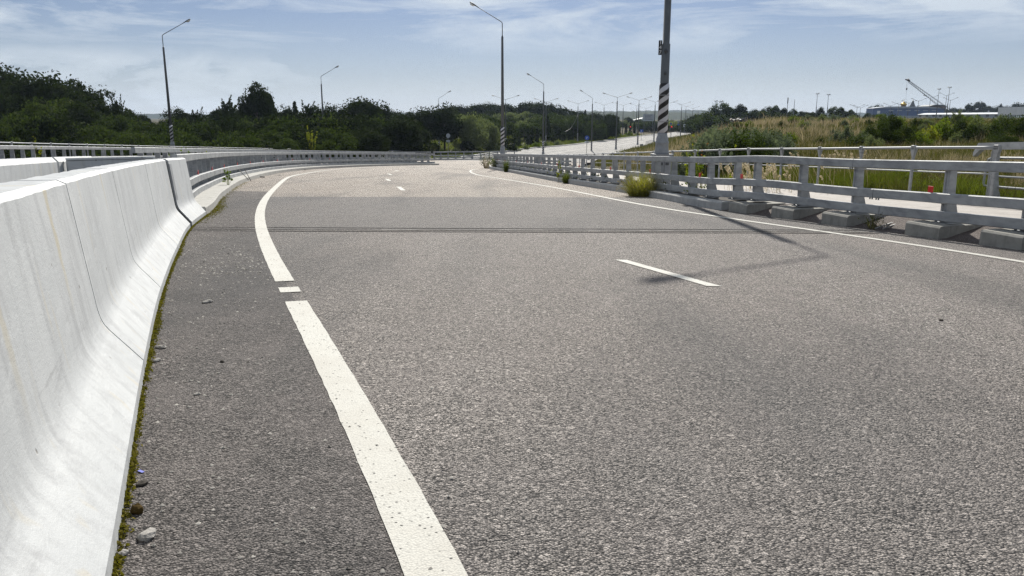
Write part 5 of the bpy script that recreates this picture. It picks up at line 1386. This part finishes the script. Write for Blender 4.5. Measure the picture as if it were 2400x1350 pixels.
# white kerb of the valley road's left side
mb = MB(); VK = catmull([(-8.4, 130), (-4, 147), (4.7, 172), (13.5, 190), (27.4, 229), (46.8, 286), (60.7, 323)], 1.5)
sweep(mb, VK, [(-.05, -.2), (-.05, .2), (.35, .22), (.35, -.3)], -1, road_z); o = mb.build('kerb', M['kerb_light']); o['kind'] = 'structure'
# footpath on the verge
mb = MB(); FP = catmull([(-13, 150), (-4, 178), (5, 200), (17, 232), (34, 280)], 2.0)
V = []; N = normal(FP, 1)
for q, n_ in zip(FP, N):
    for o_ in (-1.1, 1.1): V.append((q[0] + n_[0] * o_, q[1] + n_[1] * o_, float(terr(q[0] + n_[0] * o_, q[1] + n_[1] * o_)) + .06))
mb.add(V, [(2 * i, 2 * i + 1, 2 * i + 3, 2 * i + 2) for i in range(len(FP) - 1)]); o = mb.build('footpath', M['pave']); o['kind'] = 'structure'

# ------------------------------------------------------------------ person walking behind the far handrail
pp = at(953, 361, 131); zg = float(terr(pp[0], 131)) ; ztop = at(953, 347.5, 131)[2]
zg = ztop - 1.76
person = thing('person', 'person in a navy top walking behind the far handrail', 'person', (pp[0], 131, zg))
sk = bpy.data.meshes.new('body')
jv = [(0, 0, .93), (0, 0, 1.15), (0, .0, 1.40), (0, 0, 1.50), (0, -.01, 1.58), (0, -.015, 1.67), (.18, 0, 1.39), (.25, .02, 1.13), (.24, -.08, .90), (-.18, 0, 1.39), (-.25, .02, 1.13), (-.24, -.06, .90), (.09, 0, .88), (.10, -.04, .48), (.10, .03, .07), (.10, -.12, .03), (-.09, 0, .88), (-.10, .03, .48), (-.10, .10, .07), (-.10, -.04, .03)]
je = [(0, 1), (1, 2), (2, 3), (3, 4), (4, 5), (2, 6), (6, 7), (7, 8), (2, 9), (9, 10), (10, 11), (0, 12), (12, 13), (13, 14), (14, 15), (0, 16), (16, 17), (17, 18), (18, 19)]
rr = [(.15, .11), (.15, .11), (.17, .11), (.06, .06), (.085, .095), (.075, .09), (.065, .065), (.048, .048), (.038, .03), (.065, .065), (.048, .048), (.038, .03), (.09, .09), (.062, .062), (.045, .05), (.04, .03), (.09, .09), (.062, .062), (.045, .05), (.04, .03)]
sk.from_pydata(jv, je, []); so = bpy.data.objects.new('body', sk); COL.objects.link(so)
md = so.modifiers.new('s', 'SKIN'); so.modifiers.new('d', 'SUBSURF').levels = 1
for k, v in enumerate(sk.skin_vertices[0].data): v.radius = rr[k]; v.use_root = (k == 0)
dg = bpy.context.evaluated_depsgraph_get(); bm2 = bpy.data.meshes.new_from_object(so.evaluated_get(dg)); bpy.data.objects.remove(so)
bm2.materials.clear(); bm2.materials.append(M['skin']); bm2.materials.append(M['cloth'])
for p in bm2.polygons: p.material_index = 0 if (p.center.z > 1.49 or (abs(p.center.x) > .2 and p.center.z < .98)) else 1
link('body', bm2, None, person)
mb = MB(); mb.ball((0, .015, 1.70), (.088, .10, .07), 10, 6); mb.build('hair', M['hair'], person)

# ------------------------------------------------------------------ far buildings, crane, masts (right horizon)
YB = 420.0
def hb(px, py, Y=YB): return np.array(at(px, py, Y))
a = hb(2044, 281); b = hb(2212, 281); t0 = hb(2044, 254); t1 = hb(2075, 250); W = b[0] - a[0]
bl = thing('warehouse', 'long blue warehouse with a pale low roof beyond the meadow', 'building', (a[0], YB, a[2] - 1))
h1 = t0[2] - a[2] + 1
mb = MB(); mb.box((W / 2, 4, h1 / 2), (W, 8, h1)); wl = mb.build('wall', M['bluewall'], bl)
mb = MB(); mb.prism([(-.6, h1 + .01), (W * .2, h1 + 1.0), (W * .75, h1 + .9), (W + .6, h1 + .01)], -.6, 8.6, lambda p, d: (p[0], d, p[1])); mb.build('roof', M['roofgrey'], bl)
mb = MB(); mb.box((W * .08, -.03, h1 - 2.0), (1.6, .06, 1.5)); mb.build('emblem', M['white'], wl)
for k in range(6): mb = MB(); mb.box((W * (.25 + .12 * k), -.03, h1 - 1.1), (2.6, .06, .5)); mb.build('window', M['roofgrey'], bl)
a = hb(2176, 281, 470); b = hb(2214, 281, 470); t0 = hb(2180, 249, 470); W = b[0] - a[0]; h1 = t0[2] - a[2] + 1
bl = thing('barn', 'dark flat-topped hall behind the blue warehouse', 'building', (a[0], 470, a[2] - 1))
mb = MB(); mb.box((W / 2, 6, h1 / 2), (W, 12, h1)); mb.build('wall', M['brick'], bl)
mb = MB(); mb.prism([(-.8, h1 + .01), (2.5, h1 + .9), (W - 2.5, h1 + .9), (W + .8, h1 + .01)], -.5, 12.5, lambda p, d: (p[0], d, p[1])); mb.build('roof', M['lampgrey'], bl)
# church with gilded onion dome
def church(px, ytop, ydrum, Y, label, kind):
    c = hb(px, 281, Y); zt = hb(px, ytop, Y)[2] - c[2]; zd = hb(px, ydrum, Y)[2] - c[2]
    r = thing('church_tower', label, 'church', (c[0], Y, c[2]))
    mb = MB(); mb.box((0, 0, zd / 2 - .5), (4.4, 4.4, zd), bev=.1); mb.build('tower_wall', M['brick'], r)
    hgt = zt - zd
    if kind == 'onion':
        mb = MB(); mb.lathe([(1.5, zd - .5), (1.5, zd + hgt * .18)], 12); mb.build('drum', M['brick'], r)
        mb = MB(); mb.lathe([(1.5, zd + hgt * .18), (1.95, zd + hgt * .30), (1.75, zd + hgt * .42), (.9, zd + hgt * .55), (.25, zd + hgt * .66), (.12, zd + hgt * .72)], 14); dm = mb.build('dome', M['gold'], r)
    else:
        mb = MB(); mb.lathe([(2.3, zd - .5), (.55, zd + hgt * .68), (.5, zd + hgt * .74), (.6, zd + hgt * .78), (.12, zd + hgt * .86)], 8, smooth=False); dm = mb.build('tent_roof', M['lampgrey'], r)
    mb = MB(); mb.box((0, 0, zd + hgt * .86), (.14, .14, hgt * .30)); mb.box((0, 0, zd + hgt * .92), (.7, .12, .12)); mb.build('cross', M['gold'], dm)
church(2114, 232, 251, 500, 'church tower with a gilded onion dome behind the blue warehouse', 'onion')
church(2135, 233, 251, 500, 'church tower with a dark tent-shaped spire right of the gilded dome', 'tent')
# crane
YC = 330.0
def hc(px, py): return np.array(at(px, py, YC))
foot = hc(2234, 278); cr = thing('crawler_crane', 'lattice boom crane leaning left with a hanging hook', 'crane', (foot[0], YC, foot[2]))
def rel(p): return tuple(np.array(p) - foot)
mb = MB()
A_, B_ = hc(2171, 256), hc(2130, 192); tipv = hc(2129, 190)
f1, f2 = hc(2232, 272), hc(2240, 266); h1_, h2_ = hc(2129.5, 192.5), hc(2132.5, 190.5)
for y_ in (-.6, .6):
    mb.tube([rel(f1 + (0, y_, 0)), rel(h1_ + (0, y_ * .5, 0))], .075, 5); mb.tube([rel(f2 + (0, y_, 0)), rel(h2_ + (0, y_ * .5, 0))], .075, 5)
for k in range(22):
    t = k / 22; t2 = (k + 1) / 22; l0 = f1 * (1 - t) + h1_ * t; l1 = f2 * (1 - t2) + h2_ * t2; mb.tube([rel(l0), rel(l1)], .035, 4)
mb.build('boom', M['lampgrey'], cr)
mb = MB(); mb.tube([rel(hc(2122, 186)), rel(hc(2131, 189))], [.25, .35], 6); mb.tube([rel(hc(2127, 186)), rel(hc(2132, 190.5))], [.5, .4], 6); mb.build('boom_head', M['black'], cr)
mb = MB(); mb.tube([rel(hc(2126, 188)), rel(hc(2125, 206))], .03, 4); mb.tube([rel(hc(2125, 209)), rel(hc(2123, 234))], .035, 4); mb.tube([rel(hc(2131, 190)), rel(hc(2172, 226)), rel(hc(2195, 247))], .04, 4); mb.build('cables', M['darkmetal'], cr)
mb = MB(); c = rel(hc(2125, 208.5)); mb.ball(c, (.32, .32, .5), 8, 6); mb.build('hook_block', M['black'], cr)
mb = MB(); c = hc(2232, 276); mb.box(rel(c), (6, 3, 1.7), bev=.1); c = hc(2240, 272); mb.box(rel(c), (2.2, 2.6, 2), bev=.1); mb.build('machine_body', M['brick'], cr)
mb = MB(); 
for y_ in (-1.5, 1.5): mb.box((-.5, y_, -.6), (6.5, .8, 1.0), bev=.3)
mb.build('tracks', M['black'], cr)
# long white roof and sheet fence
a = hb(2152, 273, 300); b = hb(2342, 270, 250); wv = thing('long_shed', 'long low shed with a bright white roof right of the crane', 'building')
d = b - a; L = np.linalg.norm(d[:2]); an = math.atan2(d[1], d[0]); wv.location = (a[0], a[1], min(a[2], b[2]) - .5); wv.rotation_euler = (0, 0, an)
mb = MB(); mb.box((L / 2, 2.5, .55), (L, 5, 1.3)); sw = mb.build('wall', M['fence'], wv)
mb = MB(); mb.prism([(-.4, 1.2), (2.5, 1.75), (5.4, 1.2), (2.5, 1.22)], -.3, L + .3, lambda p, d_: (d_, p[0], p[1])); mb.build('roof', M['roofpale'], wv)
for k in range(11): mb = MB(); mb.box((1.5 + k * (L - 3) / 10, -.03, .7), (1.6, .06, .6)); mb.build('window', M['darkmetal'], wv)
a = hb(2338, 267, 215); b = hb(2430, 266, 190); d = b - a; L = np.linalg.norm(d[:2]); fn_ = thing('sheet_fence', 'grey sheet metal fence at the right horizon', 'fence', (a[0], a[1], a[2] - .3), math.atan2(d[1], d[0]))
mb = MB(); n = int(L / .25); V = []; F = []
for k in range(n): 
    for zz in (0, 2.0): V.append((k * .25, .03 * (k % 2), zz))
mb.add(V, [(2 * k, 2 * k + 2, 2 * k + 3, 2 * k + 1) for k in range(n - 1)]); mb.build('sheeting', M['fence'], fn_)
for k in range(int(L / 2.5)): mb = MB(); mb.box((k * 2.5, .1, 1.05), (.1, .1, 2.2)); mb.build('post', M['lampgrey'], fn_)
a = hb(2195, 271, 260); 
lw = thing('low_wall', 'low grey works wall below the blue warehouse', 'wall', (hb(2050, 274, 330)[0], 330, hb(2050, 281, 330)[2] - .5)); mb = MB(); Lw = hb(2180, 274, 330)[0] - hb(2050, 274, 330)[0]; mb.box((Lw / 2, 0, 1.0), (Lw, .3, 2.2)); mb.build('panel', M['fence'], lw); mb = MB(); mb.box((Lw / 2, 0, 2.14), (Lw, .4, .1)); mb.build('coping', M['roofgrey'], lw)
# masts
def mast(px, ytop, Y, ybase, kind, label, group=None):
    b = hb(px, ybase, Y); H = hb(px, ytop, Y)[2] - b[2]
    r = thing({'globe': 'floodlight_mast', 'twin': 'twin_street_lamp', 'plain': 'mast', 'speaker': 'mast'}[kind], label, 'lamp' if kind != 'plain' else 'mast', (b[0], Y, b[2] - .5), 0, group)
    s = Y / 300
    mb = MB(); mb.lathe([(.16 * s, 0), (.16 * s, H * .55), (.10 * s, H * .56), (.07 * s, H + .5)], 8); mb.build('pole', M['lampgrey'], r)
    if kind == 'globe':
        for sg in (-1, 1):
            mb = MB(); mb.tube([(0, 0, H + .1), (sg * .35 * s, 0, H + .4)], .05 * s, 5); mb.build('bracket', M['lampgrey'], r)
            mb = MB(); mb.ball((sg * .45 * s, 0, H + .45), (.27 * s, .27 * s, .25 * s), 10, 7); mb.build('globe', M['white'] if sg < 0 else M['lampbase'], r)
    elif kind == 'twin':
        for sg in (-1, 1):
            mb = MB(); mb.tube([(0, 0, H + .2), (sg * 2.3 * s, 0, H + 1.1 * s)], .05 * s, 5); mb.build('arm', M['lampgrey'], r)
            mb = MB(); mb.ball((sg * 2.6 * s, 0, H + 1.2 * s), (.4 * s, .15 * s, .1 * s), 8, 5); mb.build('lamp_head', M['lampgrey'], r)
    elif kind == 'speaker':
        mb = MB(); mb.box((0, 0, H - .6 * s), (.35 * s, .3 * s, 2.2 * s), bev=.08); mb.build('antenna_box', M['lampgrey'], r)
    return r
mast(1911, 219, 250, 280, 'globe', 'white floodlight mast, left one of the pair in the middle of the horizon')
mast(1937, 221, 250, 280, 'globe', 'white floodlight mast, right one of the pair in the middle of the horizon')
mast(2193, 208, 230, 281, 'globe', 'globe floodlight mast right of the crane')
mast(2217, 204, 230, 281, 'globe', 'tallest globe floodlight mast right of the crane')
mast(1675, 236, 290, 284, 'globe', 'white globe floodlight at the left edge of the trees right of the striped pole')
mast(1688, 237, 290, 284, 'globe', 'dark globe floodlight beside the white one above the trees')
mast(1843, 228, 240, 283, 'speaker', 'thin mast with a boxy antenna left of the middle floodlights')
mast(1859, 233, 260, 282, 'plain', 'bare thin mast right of the boxy antenna mast')
for px, yt, lab in ((2175, 229, 'twin arm lamp right of the crane boom foot'), (2212, 223, 'twin arm lamp between the globe floodlights'), (2148, 236, 'twin arm lamp crossed by the crane boom'), (2126, 241, 'twin arm lamp in front of the onion dome'), (2103, 244, 'twin arm lamp left of the onion dome'), (2084, 247, 'twin arm lamp above the left part of the blue roof'), (2006, 251, 'left of two small twin arm lamps left of the blue warehouse'), (2014, 252, 'right of two small twin arm lamps left of the blue warehouse'), (2222, 234, 'one of the lamps just right of the tallest floodlight')):
    mast(px, yt, 360 if px > 2020 else 430, 282, 'twin', lab, 'twin arm lamps on the right horizon')
# parked vehicles on the meadow edge
def car(px, py, Y, kind, body, rz, label):
    p = hb(px, py, Y); s = {'van': (5.4, 2.0, 2.3), 'car': (4.4, 1.8, 1.45)}[kind]
    r = thing('parked_' + kind, label, kind, (p[0], Y, p[2]), rz)
    L, W_, H = s
    if kind == 'car': pr = [(-L / 2, .3), (-L / 2, .8), (-L / 2 + .3, .88), (-L * .22, .92), (-L * .08, H), (L * .25, H), (L * .42, .95), (L / 2, .9), (L / 2, .3)]
    else: pr = [(-L / 2, .35), (-L / 2, 1.1), (-L / 2 + .8, 1.25), (-L / 2 + 1.4, H), (L / 2, H), (L / 2, .35)]
    mb = MB(); mb.prism(pr, -W_ / 2, W_ / 2, lambda q, d: (q[0], d, q[1])); mb.build('body', body, r)
    gl = [(-L * .19, .95), (-L * .075, H - .08), (L * .24, H - .08), (L * .38, .97)] if kind == 'car' else [(-L / 2 + .9, 1.3), (-L / 2 + 1.42, H - .15), (-L / 2 + 2.4, H - .15), (-L / 2 + 2.4, 1.3)]
    mb = MB(); mb.prism(gl, -W_ / 2 - .01, W_ / 2 + .01, lambda q, d: (q[0], d, q[1])); mb.build('windows', M['black'], r)
    for sx in (-L * .32, L * .32):
        for sy in (-W_ / 2, W_ / 2):
            mb = MB(); V = [(sx + .33 * math.cos(a_), sy - .1, .33 + .33 * math.sin(a_)) for a_ in np.linspace(0, 2 * PI, 14, endpoint=False)]; V += [(q[0], sy + .1, q[2]) for q in V]
            mb.add(V, [tuple(range(14)), tuple(range(14, 28))[::-1]] + [(k, 14 + k, 14 + (k + 1) % 14, (k + 1) % 14) for k in range(14)]); mb.build('wheel', M['dark'], r)
car(1648, 291, 300, 'car', M['fence'], .2, 'small grey parked car at the left end of the meadow edge')
car(1660, 289.5, 290, 'car', M['brick'], .1, 'brown parked car beside the small grey car')
car(1672, 289, 285, 'car', M['brick'], .3, 'brownish parked car third from the left end')
car(1716, 287.5, 270, 'car', M['brick'], .1, 'reddish parked car below the second tree right of the floodlights')
car(1733, 286.5, 265, 'car', M['black'], .1, 'black parked car on the meadow edge')
car(1748, 285.5, 262, 'car', M['darkmetal'], .1, 'dark grey parked car right of the black one')
p = hb(1640, 285, 420); bk_ = thing('kiosk', 'low pale building at the end of the valley road', 'building', (p[0], 420, p[2] - 3))
mb = MB(); mb.box((0, 0, 2.2), (5, 4, 4.4)); mb.build('wall', M['fence'], bk_); mb = MB(); mb.box((0, 0, 4.5), (5.6, 4.6, .25)); mb.build('roof', M['roofgrey'], bk_)
p = hb(1506, 284, 520); bk_ = thing('white_hall', 'small bright white roof among the trees left of the grey sign board', 'building', (p[0], 520, p[2] - 4))
mb = MB(); mb.box((0, 0, 2.4), (11, 8, 4.8)); mb.build('wall', M['fence'], bk_); mb = MB(); mb.prism([(-6, 4.8), (0, 6.2), (6, 4.8)], -4.4, 4.4, lambda q, d: (q[0], d, q[1])); mb.build('roof', M['white'], bk_)

# far wooded hills
for (Y, amp, x0, x1, tab, seed) in ((1500, 2, -500, 1300, [(330, 272), (700, 270), (1380, 263), (1450, 261), (1550, 263), (1650, 266), (1750, 268), (1900, 272), (2100, 276), (2500, 276)], 3), (2600, 3, -1500, 2600, [(200, 268), (340, 266), (480, 268), (1300, 259), (1450, 260), (1600, 257), (1700, 259), (1900, 264), (2400, 270)], 5)):
    xs = np.arange(x0, x1, 6.0); px = 1200 + xs / Y * FPX * .977
    top = np.array([at(p_, float(np.interp(p_, [a for a, b in tab], [b for a, b in tab])), Y)[2] for p_ in px])
    top = top + amp * (.6 * vnoise(xs, 0 * xs, 9, seed) + .5 * vnoise(xs, 0 * xs, 23, seed) + .5 * np.random.default_rng(seed).normal(0, .5, len(xs)))
    rows = [(-260, -12 + 0 * top), (-120, top * .45), (-40, top * .85), (0, top), (60, top * .9), (300, -12 + 0 * top)]
    V = np.concatenate([np.stack([xs, Y + d + 0 * xs, z], -1) for d, z in rows], 0); n = len(xs); ii = np.arange(len(rows) * n).reshape(len(rows), n)
    o = link('hills', npmesh('hills', V, np.stack([ii[:-1, :-1], ii[:-1, 1:], ii[1:, 1:], ii[1:, :-1]], -1).reshape(-1, 4)), M['hill']); o['kind'] = 'structure'

# ------------------------------------------------------------------ air
HAZE = 0.00010
hz = MB(); hz.box((300, 1500, 38), (7600, 4400, 110)); o = hz.build('haze', None); o['kind'] = 'stuff'; tag(o, 'pale summer haze over the valley', 'haze')
m, nt = mat('haze_air'); t = NT(nt); pv = t.n('ShaderNodeVolumePrincipled'); pv.inputs['Color'].default_value = (.62, .76, 1.0, 1); pv.inputs['Density'].default_value = HAZE; pv.inputs['Anisotropy'].default_value = .2
t.l(pv.outputs[0], t.n('ShaderNodeOutputMaterial').inputs['Volume']); o.data.materials.append(m)

# ------------------------------------------------------------------ sky, sun, camera
SUN_EL, SUN_AZ = 35.5, 3.1      # azimuth measured from +Y towards +X
w = bpy.data.worlds.new('World'); scn.world = w; w.use_nodes = True
nt = w.node_tree; nt.nodes.clear(); t = NT(nt)
sky_ = t.n('ShaderNodeTexSky'); sky_.sky_type = 'NISHITA'; sky_.sun_disc = False
sky_.sun_elevation = R(SUN_EL); sky_.sun_rotation = R(SUN_AZ); sky_.air_density = 1.0; sky_.dust_density = .4; sky_.ozone_density = 2.0; sky_.altitude = 100
g = t.n('ShaderNodeTexCoord').outputs['Generated']
s = t.n('ShaderNodeSeparateXYZ'); t.l(g, s.inputs[0])
zc = t.math('MAXIMUM', s.outputs[2], 0.0); den = t.math('ADD', zc, .07)
cx = t.math('DIVIDE', s.outputs[0], den); cy = t.math('DIVIDE', s.outputs[1], den)
cv = t.n('ShaderNodeCombineXYZ'); t.l(cx, cv.inputs[0]); t.l(cy, cv.inputs[1])
azv = t.math('DIVIDE', s.outputs[0], t.math('ADD', t.math('ABSOLUTE', s.outputs[1]), .15))
av = t.n('ShaderNodeCombineXYZ'); t.l(azv, av.inputs[0]); t.l(t.math('MULTIPLY', zc, 2.6), av.inputs[1])
n1 = t.noise(t.mapping(av.outputs[0], (1, 1, 1), (0, 0, R(-6)), (3.1, 1.2, 0)), 4.2, 8, .6, .35)
n2 = t.noise(t.mapping(av.outputs[0], (.75, 1.5, 1), (0, 0, R(5)), (1.7, 6.2, 0)), 5.6, 8, .62, .5)
n3 = t.noise(t.mapping(av.outputs[0], (1, 1.2, 1), (0, 0, R(5)), (5, 2, 0)), 13, 7, .6, .7)
low = t.ramp(zc, [(.0, 1.0), (.062, .85), (.092, 0.0)])
high = t.ramp(zc, [(.055, 0.0), (.105, .85), (.16, 1.0)])
az = t.math('DIVIDE', s.outputs[0], t.math('ADD', t.math('ABSOLUTE', s.outputs[1]), .2))
leftw = t.ramp(t.math('ADD', t.math('MULTIPLY', az, -.8), .5), [(.40, .22), (.75, 1.0)])
bank = t.math('MULTIPLY', t.ramp(t.math('ADD', t.math('MULTIPLY', n1, .68), t.math('MULTIPLY', n3, .32)), [(.41, 0.0), (.47, .7), (.58, 1.0)]), t.math('MULTIPLY', low, leftw))
wisp = t.math('MULTIPLY', t.ramp(n2, [(.38, 0.0), (.49, .55), (.60, 1.0)]), high)
veil = t.math('MULTIPLY', t.ramp(zc, [(0, .75), (.05, .34), (.12, .16)]), 1.0)
cl = t.math('MAXIMUM', t.math('MAXIMUM', t.math('MULTIPLY', bank, .9), t.math('MULTIPLY', wisp, .9)), veil, clamp=True)
tint = t.mix(1.0, sky_.outputs[0], (.56, .645, .89), 'MULTIPLY')
CLOUD = 13.5
skyc = t.mix(cl, tint, (CLOUD * .88, CLOUD * .96, CLOUD * 1.03))
bg = t.n('ShaderNodeBackground'); t.l(skyc, bg.inputs[0]); bg.inputs[1].default_value = .05
t.l(bg.outputs[0], t.n('ShaderNodeOutputWorld').inputs[0])
sd = bpy.data.lights.new('sun', 'SUN'); sd.energy = 5.0; sd.angle = R(.6); sd.color = (1, .955, .87)
so = bpy.data.objects.new('sun', sd); COL.objects.link(so); so.location = (0, 0, 60)
so.rotation_euler = (R(90 - SUN_EL), 0, R(180 - SUN_AZ))
cd = bpy.data.cameras.new('camera'); co = bpy.data.objects.new('camera', cd); COL.objects.link(co); scn.camera = co
cd.sensor_width = 36; cd.lens = 36 * FPX / 2400; cd.clip_end = 20000; cd.clip_start = .05
co.location = (0, 0, 0); co.rotation_euler = (PI / 2 - PITCH, 0, 0)
scn.view_settings.view_transform = 'Standard'; scn.view_settings.look = 'None'; scn.view_settings.exposure = .30; scn.view_settings.gamma = 1
scn.cycles.use_denoising = True; scn.cycles.denoising_prefilter = 'NONE'; scn.cycles.max_bounces = 6; scn.cycles.transparent_max_bounces = 6; scn.cycles.volume_bounces = 0
